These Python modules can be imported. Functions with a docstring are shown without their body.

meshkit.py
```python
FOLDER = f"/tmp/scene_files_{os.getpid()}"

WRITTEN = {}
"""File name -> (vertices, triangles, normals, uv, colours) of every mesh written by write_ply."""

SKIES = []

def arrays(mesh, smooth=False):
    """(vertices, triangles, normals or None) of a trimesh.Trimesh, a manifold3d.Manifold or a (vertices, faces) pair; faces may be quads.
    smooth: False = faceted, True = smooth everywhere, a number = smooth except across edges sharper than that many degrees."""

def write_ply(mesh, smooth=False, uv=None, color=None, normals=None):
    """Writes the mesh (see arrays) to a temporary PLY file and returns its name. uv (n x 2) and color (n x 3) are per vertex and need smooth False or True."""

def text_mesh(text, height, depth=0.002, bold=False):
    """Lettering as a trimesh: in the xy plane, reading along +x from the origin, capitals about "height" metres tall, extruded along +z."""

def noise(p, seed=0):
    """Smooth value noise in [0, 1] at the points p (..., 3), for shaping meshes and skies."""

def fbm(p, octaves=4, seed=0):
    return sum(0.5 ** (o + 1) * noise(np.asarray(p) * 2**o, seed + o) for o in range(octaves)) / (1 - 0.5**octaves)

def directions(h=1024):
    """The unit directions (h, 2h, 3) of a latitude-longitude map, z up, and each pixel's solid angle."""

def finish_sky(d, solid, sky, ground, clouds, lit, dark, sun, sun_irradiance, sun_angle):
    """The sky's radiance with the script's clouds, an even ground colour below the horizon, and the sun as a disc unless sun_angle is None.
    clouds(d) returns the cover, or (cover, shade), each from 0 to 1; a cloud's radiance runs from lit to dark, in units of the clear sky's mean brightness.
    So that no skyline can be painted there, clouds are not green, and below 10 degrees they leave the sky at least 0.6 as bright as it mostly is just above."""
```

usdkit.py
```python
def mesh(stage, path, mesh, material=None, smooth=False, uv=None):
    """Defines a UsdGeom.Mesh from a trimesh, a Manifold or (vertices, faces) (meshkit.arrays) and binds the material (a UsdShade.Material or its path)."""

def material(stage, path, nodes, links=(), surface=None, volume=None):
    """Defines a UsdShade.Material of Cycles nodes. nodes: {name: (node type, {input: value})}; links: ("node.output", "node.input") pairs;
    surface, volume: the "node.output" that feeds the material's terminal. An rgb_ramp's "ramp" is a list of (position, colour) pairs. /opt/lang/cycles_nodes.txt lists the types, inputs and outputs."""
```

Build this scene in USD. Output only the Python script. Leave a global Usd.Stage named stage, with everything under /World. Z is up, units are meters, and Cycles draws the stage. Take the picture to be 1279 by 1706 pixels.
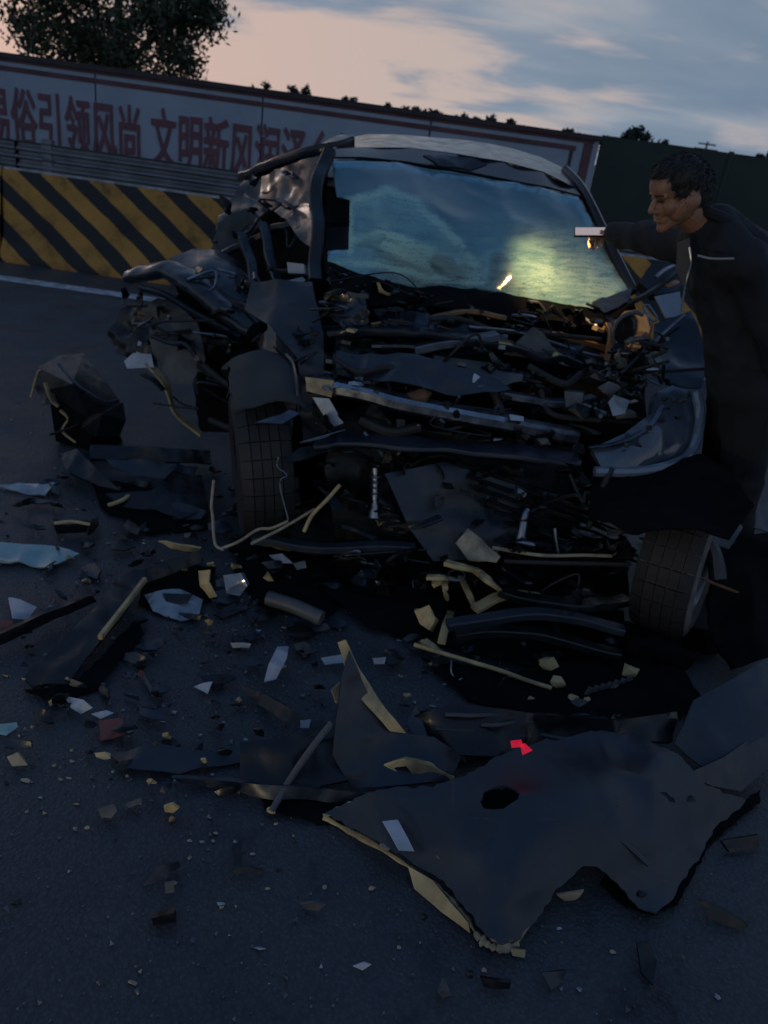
import math, json, numpy as np, trimesh, usdkit, meshkit, shapely
import manifold3d as m3
from pxr import Usd, UsdGeom, UsdLux, UsdShade, Gf, Sdf
from scipy.spatial import Delaunay
from scipy.interpolate import RBFInterpolator

stage = Usd.Stage.CreateInMemory()
UsdGeom.SetStageUpAxis(stage, 'Z')
UsdGeom.Xform.Define(stage, '/World')
UsdGeom.Scope.Define(stage, '/World/Looks')

# ------------------------------------------------------------------ camera
CAM = np.array([0.0, 0.0, 1.70])
PITCH, ROLL, FPX = math.radians(26.0), math.radians(8.0), 1280.0
EXPOSURE = 0.0
_r = np.array([1.0, 0, 0]); _f = np.array([0, math.cos(PITCH), -math.sin(PITCH)]); _u = np.array([0, math.sin(PITCH), math.cos(PITCH)])
CR = math.cos(ROLL) * _r + math.sin(ROLL) * _u
CU = -math.sin(ROLL) * _r + math.cos(ROLL) * _u
cam = UsdGeom.Camera.Define(stage, '/World/camera')
cam.CreateHorizontalApertureAttr(36.0); cam.CreateVerticalApertureAttr(48.0)
cam.CreateFocalLengthAttr(36.0 * FPX / 1279.0)
cam.CreateClippingRangeAttr(Gf.Vec2f(0.05, 5000))
cam.CreateExposureAttr(EXPOSURE)
cam.CreateFStopAttr(8.0); cam.CreateFocusDistanceAttr(1.25)          # the hand-held phone shot is a little soft
M = np.eye(4); M[0, :3] = CR; M[1, :3] = CU; M[2, :3] = -_f; M[3, :3] = CAM
UsdGeom.Xformable(cam).AddTransformOp().Set(Gf.Matrix4d(*M.ravel().tolist()))

# ------------------------------------------------------------------ sky, dusk light, lamps
SUN_EL, SUN_AZ = math.radians(1.5), math.radians(-38.0)      # towards the pink part of the sky
SKY_STRENGTH = 0.05
dome = UsdLux.DomeLight.Define(stage, '/World/sky')
dome.GetPrim().SetCustomDataByKey('kind', 'structure')
dome.GetPrim().SetCustomDataByKey('label', 'dusk sky of grey blue cloud with a pink gap low on the left')
dome.GetPrim().SetCustomDataByKey('category', 'sky')
def C(r, g, b, k=1.0):                                        # sRGB 0..255 to linear
    f = lambda c: ((c / 255 + 0.055) / 1.055) ** 2.4 if c > 10 else c / 255 / 12.92
    return (f(r) * k, f(g) * k, f(b) * k)
K = 1 / SKY_STRENGTH
sky = usdkit.material(stage, '/World/Looks/sky_look', {
    'tc': ('texture_coordinate', {}),
    'xyz': ('separate_xyz', {}),
    'st': ('sky_texture', {'sky_type': 'single_scattering', 'sun_disc': False, 'sun_elevation': SUN_EL, 'sun_rotation': SUN_AZ, 'altitude': 100.0}),
    # flat cloud sheets: project the direction onto a high plane so that streaks flatten towards the horizon
    'zc': ('math', {'math_type': 'maximum', 'value2': 0.0}),
    'za': ('math', {'math_type': 'add', 'value2': 0.22}),
    'px': ('math', {'math_type': 'divide'}), 'py': ('math', {'math_type': 'divide'}),
    'pv': ('combine_xyz', {'z': 0.3}),
    'mp': ('mapping', {'location': (0.7, 0.2, 0), 'rotation': (0, 0, 0.12), 'scale': (0.75, 1.25, 1.0)}),
    'n1': ('noise_texture', {'scale': 1.7, 'detail': 6.0, 'roughness': 0.52, 'distortion': 0.3}),
    'n2': ('noise_texture', {'scale': 1.5, 'detail': 5.0, 'roughness': 0.5, 'distortion': 0.2}),
    # azimuth term: clear towards the afterglow, closed away from it
    'dot': ('vector_math', {'math_type': 'dot_product', 'vector2': (math.sin(SUN_AZ), math.cos(SUN_AZ), 0.0)}),
    'az': ('map_range', {'from_min': 0.58, 'from_max': 0.96, 'to_min': 0.19, 'to_max': -0.16, 'clamp': True}),
    'el': ('map_range', {'from_min': 0.03, 'from_max': 0.34, 'to_min': -0.08, 'to_max': 0.17, 'clamp': True}),
    's1': ('math', {'math_type': 'add'}), 's2': ('math', {'math_type': 'add'}),
    'cov': ('map_range', {'from_min': 0.41, 'from_max': 0.57, 'to_min': 0.0, 'to_max': 1.0, 'clamp': True, 'range_type': 'smoothstep'}),
    'cloud': ('rgb_ramp', {'ramp': [(0.32, C(112, 131, 153, K)), (0.52, C(130, 145, 163, K)), (0.70, C(164, 168, 175, K))]}),
    'glow': ('rgb_ramp', {'ramp': [(0.0, C(172, 170, 176, K)), (0.6, C(200, 182, 176, K)), (1.0, C(214, 184, 174, K))]}),
    'gz': ('map_range', {'from_min': 0.55, 'from_max': 1.0, 'to_min': 0.0, 'to_max': 1.0, 'clamp': True}),
    'skyadd': ('mix_color', {'blend_type': 'mix', 'fac': 0.08, 'use_clamp': False}),
    'mix': ('mix_color', {'blend_type': 'mix', 'use_clamp': False}),
    'zen': ('map_range', {'from_min': 0.22, 'from_max': 0.85, 'to_min': 0.0, 'to_max': 1.0, 'clamp': True, 'range_type': 'smoothstep'}),
    'zr': ('rgb_ramp', {'ramp': [(0.0, (1, 1, 1)), (1.0, (.29, .48, .80))]}),
    'zm': ('mix_color', {'blend_type': 'multiply', 'fac': 1.0, 'use_clamp': False}),
    'bg': ('background_shader', {'strength': SKY_STRENGTH}),
}, [('tc.generated', 'xyz.vector'), ('xyz.z', 'zc.value1'), ('zc.value', 'za.value1'), ('xyz.x', 'px.value1'), ('za.value', 'px.value2'),
    ('xyz.y', 'py.value1'), ('za.value', 'py.value2'), ('px.value', 'pv.x'), ('py.value', 'pv.y'), ('pv.vector', 'mp.vector'),
    ('mp.vector', 'n1.vector'), ('mp.vector', 'n2.vector'), ('tc.generated', 'dot.vector1'), ('dot.value', 'az.value'), ('xyz.z', 'el.value'),
    ('n1.fac', 's1.value1'), ('az.result', 's1.value2'), ('s1.value', 's2.value1'), ('el.result', 's2.value2'), ('s2.value', 'cov.value'),
    ('n2.fac', 'cloud.fac'), ('dot.value', 'gz.value'), ('gz.result', 'glow.fac'), ('glow.color', 'skyadd.a'), ('st.color', 'skyadd.b'),
    ('cov.result', 'mix.fac'), ('skyadd.result', 'mix.a'), ('cloud.color', 'mix.b'), ('xyz.z', 'zen.value'), ('zen.result', 'zr.fac'), ('mix.result', 'zm.a'), ('zr.color', 'zm.b'), ('zm.result', 'bg.color')], surface='bg.background')
UsdShade.MaterialBindingAPI.Apply(dome.GetPrim()).Bind(sky)

sun = UsdLux.DistantLight.Define(stage, '/World/afterglow')   # what is left of the sun, behind thin cloud
sun.CreateIntensityAttr(0.03); sun.CreateAngleAttr(12.0); sun.CreateNormalizeAttr(True); sun.CreateColorAttr(Gf.Vec3f(1.0, 0.8, 0.68))
def aim(xf, pos, to):
    """a light that shines along its -z from pos towards to"""
    pos, to = np.asarray(pos, float), np.asarray(to, float)
    z = (pos - to) / np.linalg.norm(pos - to); x = np.cross([0, 0, 1.0], z); x /= np.linalg.norm(x); y = np.cross(z, x)
    m = np.eye(4); m[0, :3], m[1, :3], m[2, :3], m[3, :3] = x, y, z, pos
    UsdGeom.Xformable(xf).AddTransformOp().Set(Gf.Matrix4d(*m.ravel().tolist()))
aim(sun, np.array([math.sin(SUN_AZ) * math.cos(SUN_EL), math.cos(SUN_AZ) * math.cos(SUN_EL), math.sin(SUN_EL) + 0.08]) * 50, (0, 0, 0))
def spot(path, pos, to, power, radius, cone, soft, colour):
    s = UsdLux.SphereLight.Define(stage, path)
    s.CreateRadiusAttr(radius); s.CreateIntensityAttr(power); s.CreateNormalizeAttr(True); s.CreateColorAttr(Gf.Vec3f(*colour))
    sh = UsdLux.ShapingAPI.Apply(s.GetPrim()); sh.CreateShapingConeAngleAttr(cone); sh.CreateShapingConeSoftnessAttr(soft)
    aim(s, pos, to)
    return s
# headlamps of a car standing behind the photographer: they catch the edges of the wreckage
HEADLAMP = 30.0
spot('/World/headlamp_left', (-3.9, -3.0, 0.64), (-0.5, 3.0, 0.42), HEADLAMP, 0.07, 15, 0.45, (1.0, 0.80, 0.46))
spot('/World/headlamp_right', (-2.75, -3.8, 0.64), (1.0, 3.0, 0.70), HEADLAMP * 1.25, 0.07, 16, 0.45, (1.0, 0.80, 0.46))

# ------------------------------------------------------------------ helpers
def ray(px, py):
    return _f + (px - 639.5) / FPX * CR - (py - 853.0) / FPX * CU
def P(px, py, Y):                                             # the point at ground distance Y
    d = ray(px, py); return CAM + d * (Y / d[1])
def g(px, py, h=0.0):                                         # pixel and distance of a spot at height h
    d = ray(px, py); return (px, py, float(d[1] * (h - CAM[2]) / d[2]))
def G(px, py, h=0.0): return P(*g(px, py, h))
def PX(w):                                                    # world to photo pixel
    d = np.asarray(w, float) - CAM; z = d @ _f
    return 639.5 + FPX * (d @ CR) / z, 853.0 - FPX * (d @ CU) / z

_used = {}
def newpath(parent, name):
    base = f'{parent}/{name}'; n = _used.get(base, -1) + 1; _used[base] = n
    return base if n == 0 else f'{base}_{n:03d}'
class T:                                                      # a thing or a part: path and world origin
    def __init__(s, path, loc): s.path, s.loc = path, np.asarray(loc, float)
def tag(prim, **kw):
    for k, v in kw.items():
        if v: prim.SetCustomDataByKey({'cat': 'category'}.get(k, k), v)
def thing(name, label, cat, loc, group=None, kind=None):
    p = newpath('/World', name); x = UsdGeom.Xform.Define(stage, p); x.AddTranslateOp().Set(Gf.Vec3d(*map(float, loc)))
    tag(x.GetPrim(), label=label, cat=cat, group=group, kind=kind)
    return T(p, loc)
def arr(mesh):
    if isinstance(mesh, (list, tuple)) and len(mesh) and not isinstance(mesh[0], np.ndarray):
        vs, fs, n = [], [], 0
        for m in mesh:
            v, f, _ = meshkit.arrays(m); vs.append(v); fs.append(f + n); n += len(v)
        return np.vstack(vs), np.vstack(fs)
    v, f, _ = meshkit.arrays(mesh); return v, f
def part(par, name, mesh, mat, label=None, smooth=35, attr=None):
    v, f = arr(mesh); p = newpath(par.path, name)
    m = usdkit.mesh(stage, p, (v - par.loc, f), MAT[mat], smooth=smooth)
    if attr is not None:
        UsdGeom.PrimvarsAPI(m).CreatePrimvar('craze', Sdf.ValueTypeNames.FloatArray, 'vertex').Set([float(x) for x in attr])
    tag(m.GetPrim(), label=label)
    return T(p, par.loc)
def single(name, mesh, mat, label, cat, group=None, kind=None, smooth=35, loc=None):
    v, f = arr(mesh); p = newpath('/World', name)
    if loc is None: loc = np.array([v[:, 0].mean(), v[:, 1].mean(), v[:, 2].min()])
    m = usdkit.mesh(stage, p, (v - loc, f), MAT[mat], smooth=smooth)
    m.AddTranslateOp().Set(Gf.Vec3d(*map(float, loc)))
    tag(m.GetPrim(), label=label, cat=cat, group=group, kind=kind)
    return T(p, loc)

def box(x0, x1, y0, y1, z0, z1):
    b = trimesh.creation.box((x1 - x0, y1 - y0, z1 - z0)); b.apply_translation(((x0 + x1) / 2, (y0 + y1) / 2, (z0 + z1) / 2)); return b
def hull(pts): return trimesh.convex.convex_hull(np.asarray(pts, float))
def spline(pts, n):
    pts = np.asarray(pts, float)
    if len(pts) < 3: return pts[0] + np.linspace(0, 1, n)[:, None] * (pts[-1] - pts[0])
    p = np.vstack([2 * pts[0] - pts[1], pts, 2 * pts[-1] - pts[-2]]); out = []
    for t in np.linspace(0, len(pts) - 1, n):
        i = min(int(t), len(pts) - 2); s = t - i; a, b, c, d = p[i:i + 4]
        out.append(0.5 * (2 * b + (c - a) * s + (2 * a - 5 * b + 4 * c - d) * s * s + (3 * b - a - 3 * c + d) * s ** 3))
    return np.array(out)
def sweep(path, section, up=(0, 0, 1), scale=None, twist=0.0):
    """section: (n,2) closed outline, x to the side and y up"""
    path = np.asarray(path, float); sec = np.asarray(section, float); n, k = len(path), len(sec)
    t = np.gradient(path, axis=0); t /= np.linalg.norm(t, axis=1, keepdims=True) + 1e-12
    V = []; up = np.asarray(up, float)
    for i in range(n):
        s = np.cross(t[i], up); s /= np.linalg.norm(s) + 1e-9; u = np.cross(s, t[i])
        a = twist * i / max(n - 1, 1); ca, sa = math.cos(a), math.sin(a)
        q = sec * (1 if scale is None else scale[i]); q = np.stack([q[:, 0] * ca - q[:, 1] * sa, q[:, 0] * sa + q[:, 1] * ca], 1)
        V.append(path[i] + q[:, :1] * s + q[:, 1:] * u)
    V = np.vstack(V); F = []
    for i in range(n - 1):
        for j in range(k):
            a, b = i * k + j, i * k + (j + 1) % k; F += [(a, b, b + k), (a, b + k, a + k)]
    V = np.vstack([V, path[0], path[-1]])
    for j in range(k):
        F += [(n * k, (j + 1) % k, j), (n * k + 1, (n - 1) * k + j, (n - 1) * k + (j + 1) % k)]
    return V, np.array(F)
def circ(r, n=8, ry=None):
    a = np.arange(n) * 2 * math.pi / n; return np.stack([r * np.cos(a), (ry or r) * np.sin(a)], 1)
def rect(w, h, c=0.15):
    c = min(w, h) * c; x, y = w / 2, h / 2
    return np.array([(x, -y + c), (x, y - c), (x - c, y), (-x + c, y), (-x, y - c), (-x, -y + c), (-x + c, -y), (x - c, -y)])
def tube(pts, r, n=8, m=None, up=(0.13, 0.21, 1), scale=None):
    q = spline(pts, m or max(6, 5 * len(pts))); return sweep(q, circ(r, n), up, scale)
def bar(pts, w, h, m=None, up=(0, 0, 1), c=0.15, dent=0.0, seed=0):
    q = spline(pts, m or max(4, 5 * len(pts)))
    if dent: q = q + dent * (np.stack([meshkit.noise(q * 7, seed + k) for k in range(3)], 1) - 0.5) * 2
    return sweep(q, rect(w, h, c), up)
def ridge(p, seed):
    a = meshkit.noise(p, seed); b = meshkit.noise(p * 2.1 + 7, seed + 5)
    return (1 - np.abs(2 * a - 1)) * 0.7 + (1 - np.abs(2 * b - 1)) * 0.3 - 0.5
def sheet(pts, thick=0.004, amp=0.012, freq=5.0, seed=0, step=None, holes=(), jag=0.0, ctrl=(), floor=True, full=False):
    """a crumpled plate whose outline runs through the points (pixel, pixel, distance); ctrl: more points it passes through"""
    rng = np.random.default_rng(seed + 11); pts = np.asarray(pts, float); poly = shapely.Polygon(pts[:, :2])
    if not poly.is_valid: poly = poly.buffer(0); poly = max(getattr(poly, 'geoms', [poly]), key=lambda q: q.area)
    if step is None: step = float(np.clip(math.sqrt(poly.area) / 14, 3.5, 16))
    hs = [shapely.Polygon(h) for h in holes]
    for h in hs: poly = poly.difference(h)
    if poly.geom_type != 'Polygon': poly = max(poly.geoms, key=lambda q: q.area)
    def dense(r):
        out = []; c = np.asarray(r.coords)
        for a, b in zip(c[:-1], c[1:]):
            n = max(1, int(np.hypot(*(b - a)) / step)); out += [a + (b - a) * i / n for i in range(n)]
        return np.array(out)
    rings = [dense(r) for r in [poly.exterior, *poly.interiors]]
    if jag: rings = [r + rng.normal(0, jag, r.shape) for r in rings]
    poly = shapely.Polygon(rings[0], rings[1:]).buffer(0)
    if poly.geom_type != 'Polygon': poly = max(poly.geoms, key=lambda q: q.area)
    rings = [np.asarray(r.coords)[:-1] for r in [poly.exterior, *poly.interiors]]
    x0, y0, x1, y1 = poly.bounds; gx, gy = np.meshgrid(np.arange(x0, x1, step), np.arange(y0, y1, step * 0.87))
    gx = gx + (np.arange(gx.shape[0])[:, None] % 2) * step / 2; q = np.stack([gx.ravel(), gy.ravel()], 1); q = q + rng.uniform(-.2, .2, q.shape) * step
    q = q[shapely.contains_xy(poly.buffer(-step * 0.45), q[:, 0], q[:, 1])] if len(q) else q
    Q = np.vstack([*rings, q]); Q = np.unique(np.round(Q, 4), axis=0)
    tri = Delaunay(Q).simplices; cen = Q[tri].mean(1); tri = tri[shapely.contains_xy(poly, cen[:, 0], cen[:, 1])]
    c = np.vstack([pts, np.asarray(ctrl, float).reshape(-1, 3)]); c = c[np.unique(np.round(c[:, :2], 2), axis=0, return_index=True)[1]]
    if len(c) > 3:
        inv = RBFInterpolator(c[:, :2] / 100, 1 / c[:, 2], kernel='thin_plate_spline', degree=1, smoothing=1e-5)(Q / 100)
    else:
        A = np.c_[c[:, :2], np.ones(len(c))]; inv = np.c_[Q, np.ones(len(Q))] @ np.linalg.lstsq(A, 1 / c[:, 2], rcond=None)[0]
    V = np.array([P(x, y, 1 / i) for (x, y), i in zip(Q, inv)])
    fn = np.cross(V[tri[:, 1]] - V[tri[:, 0]], V[tri[:, 2]] - V[tri[:, 0]])
    sgn = np.sign((fn * (CAM - V[tri[:, 0]])).sum(1)); tri[sgn < 0] = tri[sgn < 0][:, ::-1]; fn[sgn < 0] *= -1
    n0 = fn.sum(0); n0 /= np.linalg.norm(n0)
    V = V + n0 * (amp * 2 * ridge(V * freq, seed))[:, None]
    fn = np.cross(V[tri[:, 1]] - V[tri[:, 0]], V[tri[:, 2]] - V[tri[:, 0]]); vn = np.zeros_like(V)
    for k in range(3): np.add.at(vn, tri[:, k], fn)
    vn /= np.linalg.norm(vn, axis=1, keepdims=True) + 1e-12
    B = V - vn * thick
    if floor: low = 0.003 - min(B[:, 2].min(), V[:, 2].min()); V[:, 2] += max(low, 0) * (V[:, 2] < 0.25); B[:, 2] += max(low, 0) * (B[:, 2] < 0.25)
    n = len(V); F = [tri, tri[:, ::-1] + n]
    e = np.sort(np.vstack([tri[:, [0, 1]], tri[:, [1, 2]], tri[:, [2, 0]]]), 1); ed = np.vstack([tri[:, [0, 1]], tri[:, [1, 2]], tri[:, [2, 0]]])
    _, inv_, cnt = np.unique(e, axis=0, return_inverse=True, return_counts=True); b = ed[cnt[inv_.ravel()] == 1]
    F += [np.c_[b[:, 1], b[:, 0], b[:, 0] + n], np.c_[b[:, 1], b[:, 0] + n, b[:, 1] + n]]
    if full: return np.vstack([V, B]), np.vstack(F), np.vstack([Q, Q])
    return np.vstack([V, B]), np.vstack(F)
def dented(mesh, amp, freq, seed):
    v, f = arr(mesh); return v + amp * 2 * np.stack([ridge(v * freq + 3.3 * k, seed + k) for k in range(3)], 1), f
def slab(pts, h, seed=0, jag=0.0, **kw):                      # the same lying on the road: outline given in pixels, h its height off the road
    return sheet([g(x, y, h if len(r) == 0 else r[0]) for x, y, *r in pts], seed=seed, jag=jag, **kw)
def chunk(c, size, seed, squash=(1, 1, 1)):                   # an angular broken lump
    rng = np.random.default_rng(seed); p = rng.normal(0, 1, (14, 3)); p /= np.linalg.norm(p, axis=1, keepdims=True)
    p *= rng.uniform(0.65, 1.0, (14, 1)); return hull(np.asarray(c) + p * np.asarray(squash) * size)

# ------------------------------------------------------------------ materials
MAT = {}
def mat(name, col, rough=0.5, metal=0.0, col2=None, nscale=8.0, detail=5.0, bump=0.0, bscale=40.0, coat=0.0, spec=0.5, rvar=0.0, lo=0.35, hi=0.65, sss=0.0, aniso=None, backcol=None):
    n = {'p': ('principled_bsdf', {'base_color': col, 'roughness': rough, 'metallic': metal, 'coat_weight': coat, 'coat_roughness': 0.08, 'specular_ior_level': spec}),
         'tc': ('texture_coordinate', {})}
    l = []
    if col2 is not None:
        n['n'] = ('noise_texture', {'scale': nscale, 'detail': detail, 'roughness': 0.6}); n['r'] = ('rgb_ramp', {'ramp': [(lo, col), (hi, col2)]})
        l += [('tc.object', 'n.vector'), ('n.fac', 'r.fac'), ('r.color', 'p.base_color')]
    if rvar:
        n['n2'] = ('noise_texture', {'scale': nscale * 2.3, 'detail': 4.0}); n['m'] = ('map_range', {'from_min': 0.3, 'from_max': 0.7, 'to_min': max(rough - rvar, 0.02), 'to_max': min(rough + rvar, 1)})
        l += [('tc.object', 'n2.vector'), ('n2.fac', 'm.value'), ('m.result', 'p.roughness')]
    if bump:
        n['n3'] = ('noise_texture', {'scale': bscale, 'detail': 4.0}); n['b'] = ('bump', {'strength': 1.0, 'distance': bump})
        l += [('tc.object', 'n3.vector'), ('n3.fac', 'b.height'), ('b.normal', 'p.normal')]
    MAT[name] = usdkit.material(stage, '/World/Looks/' + name, n, l, surface='p.BSDF')
mat('paint', (.003, .004, .007), .20, 0, (.006, .008, .013), 5, spec=.32, coat=.05, rvar=.08)
mat('paint_dusty', (.003, .005, .009), .30, 0, (.012, .016, .024), 6, spec=.5, coat=.25, rvar=.15, bump=.0006, bscale=60)
mat('black_plastic', (.0015, .0018, .0026), .34, 0, (.004, .0048, .0065), 9, spec=.45, rvar=.15, bump=.0006, bscale=120)
mat('shell_plastic', (.005, .009, .016), .40, 0, (.012, .019, .031), 5, spec=.55, rvar=.12, bump=.0008, bscale=70)
mat('grey_plastic', (.035, .040, .048), .55, 0, (.075, .078, .083), 7, rvar=.15)
mat('torn_plastic', (.30, .27, .20), .7, 0, (.12, .11, .09), 14)
mat('tan_plastic', (.46, .36, .18), .55, 0, (.20, .155, .085), 10, bump=.0008, bscale=60)
mat('white_plastic', (.34, .37, .41), .45, 0, (.24, .26, .30), 10)
mat('metal', (.20, .22, .26), .4, 1.0, (.09, .10, .12), 8, rvar=.15, bump=.0006, bscale=50)
mat('bright_metal', (.30, .33, .38), .34, 1.0, (.16, .18, .21), 9, rvar=.12)
mat('galvanised', (.20, .215, .235), .45, .6, (.12, .13, .145), 4, rvar=.12)
mat('dark_metal', (.020, .022, .026), .4, .7, (.006, .007, .008), 8, rvar=.15)
mat('rubber', (.005, .006, .008), .7, 0, (.010, .011, .014), 12, bump=.0007, bscale=90)
mat('tyre_rubber', (.006, .008, .013), .6, 0, (.011, .014, .021), 10)
mat('tyre_wall', (.05, .05, .05), .6, 0, (.16, .15, .13), 12)
mat('rust', (.16, .075, .035), .8, 0, (.07, .035, .02), 12)
mat('warm_lit_amber', (.34, .20, .10), .4, .5, (.2, .12, .07), 9)  # amber of small lights, also warm lamplight put into metal colour
MAT['red_self_glow'] = usdkit.material(stage, '/World/Looks/red_self_glow', {'p': ('principled_bsdf', {'base_color': (.7, .01, .03), 'roughness': .2, 'coat_weight': .6, 'emission_color': (1.0, .02, .07), 'emission_strength': .45})}, (), surface='p.BSDF')  # emission stands in for light thrown back by the red lens
mat('dull_red', (.16, .045, .04), .6, 0, (.09, .03, .03), 10)
mat('paper', (.34, .38, .45), .8, 0, (.26, .29, .35), 14)
mat('teal_glass', (.13, .25, .29), .25, 0, (.18, .31, .34), 18, coat=.5, bump=.001, bscale=50)
mat('clear_bits', (.20, .25, .30), .15, 0, (.12, .16, .20), 20, coat=.6)
mat('grit', (.09, .11, .13), .38, 0, (.05, .06, .075), 20)
mat('lamp_lens', (.022, .032, .050), .14, 0, (.05, .07, .10), 7, coat=.9)
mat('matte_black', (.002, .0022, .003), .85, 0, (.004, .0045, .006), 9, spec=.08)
mat('lens', (.06, .09, .14), .14, 0, (.11, .15, .21), 7, coat=.9)
mat('skin', (.27, .14, .088), .5, 0, (.20, .10, .062), 30, bump=.0008, bscale=220)
mat('hair', (.006, .005, .005), .6, 0, (.014, .012, .011), 60, bump=.002, bscale=130)
mat('jacket', (.004, .005, .009), .85, 0, (.008, .010, .016), 6, bump=.002, bscale=30)
mat('felt', (.020, .025, .030), .9, 0, (.034, .040, .046), 5, bump=.002, bscale=60)
mat('jacket_grey', (.020, .026, .032), .85, 0, (.034, .042, .05), 5, bump=.002, bscale=30)
mat('trousers', (.002, .0022, .003), .9, 0, (.004, .0045, .006), 8, bump=.002, bscale=25)
mat('piping', (.25, .22, .24), .5)
mat('shirt', (.05, .045, .04), .8)
mat('shoe', (.006, .006, .006), .4)
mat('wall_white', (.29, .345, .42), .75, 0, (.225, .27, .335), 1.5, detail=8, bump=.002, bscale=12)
mat('wall_red', (.11, .045, .055), .7, 0, (.06, .025, .03), 4)
mat('coping', (.045, .03, .035), .8, 0, (.03, .022, .026), 4)
mat('letter_red', (.13, .045, .062), .6, 0, (.10, .042, .058), 6)
mat('fence_green', (.008, .020, .017), .7, 0, (.013, .027, .022), 3, bump=.002, bscale=8)
mat('leaf', (.020, .027, .012), .6, 0, (.04, .05, .022), 2)
mat('leaf_far', (.012, .018, .014), .7, 0, (.022, .03, .022), 2)
mat('bark', (.03, .024, .018), .9, 0, (.05, .04, .03), 8)
mat('pole_grey', (.05, .05, .055), .8)
mat('line_white', (.42, .44, .47), .8, 0, (.2, .21, .22), 9, detail=9, lo=.42, hi=.62)
mat('seat', (.03, .033, .045), .8, 0, (.05, .054, .07), 7)
mat('airbag', (.42, .40, .36), .85, 0, (.3, .29, .26), 6)
mat('foam', (.10, .12, .13), .9, 0, (.06, .075, .085), 9)
mat('phone_glass', (.75, .68, .72), .3)

def road_look():
    n = {'g': ('geometry', {}), 'n1': ('noise_texture', {'scale': .35, 'detail': 6.0}), 'n2': ('noise_texture', {'scale': 3.2, 'detail': 7.0, 'roughness': .65}),
         'v': ('voronoi_texture', {'scale': 95.0}), 'n3': ('noise_texture', {'scale': 160.0, 'detail': 3.0}),
         'r1': ('rgb_ramp', {'ramp': [(.3, (.028, .034, .042)), (.5, (.044, .052, .062)), (.7, (.064, .072, .080))]}),
         'r2': ('rgb_ramp', {'ramp': [(.30, (.25, .25, .27)), (.44, (.85, .86, .88)), (.56, (1, 1, 1)), (.75, (1.5, 1.48, 1.42))]}),
         'r3': ('rgb_ramp', {'ramp': [(.1, (1.35, 1.32, 1.28)), (.45, (.85, .85, .86)), (.8, (.6, .6, .62))]}),
         'm1': ('mix_color', {'blend_type': 'multiply', 'fac': 1.0, 'use_clamp': False}), 'm2': ('mix_color', {'blend_type': 'multiply', 'fac': .7, 'use_clamp': False}),
         'ro': ('map_range', {'from_min': .35, 'from_max': .6, 'to_min': .30, 'to_max': .55}),
         'h': ('math', {'math_type': 'add'}), 'b': ('bump', {'strength': .5, 'distance': .003}), 'p': ('principled_bsdf', {'specular_ior_level': .38})}
    l = [('g.position', x + '.vector') for x in ('n1', 'n2', 'v', 'n3')] + [('n1.fac', 'r1.fac'), ('n2.fac', 'r2.fac'), ('v.distance', 'r3.fac'), ('r1.color', 'm1.a'), ('r2.color', 'm1.b'),
         ('m1.result', 'm2.a'), ('r3.color', 'm2.b'), ('m2.result', 'p.base_color'), ('n2.fac', 'ro.value'), ('ro.result', 'p.roughness'), ('v.distance', 'h.value1'), ('n3.fac', 'h.value2'), ('h.value', 'b.height'), ('b.normal', 'p.normal')]
    MAT['asphalt'] = usdkit.material(stage, '/World/Looks/asphalt', n, l, surface='p.BSDF')
road_look()
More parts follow.
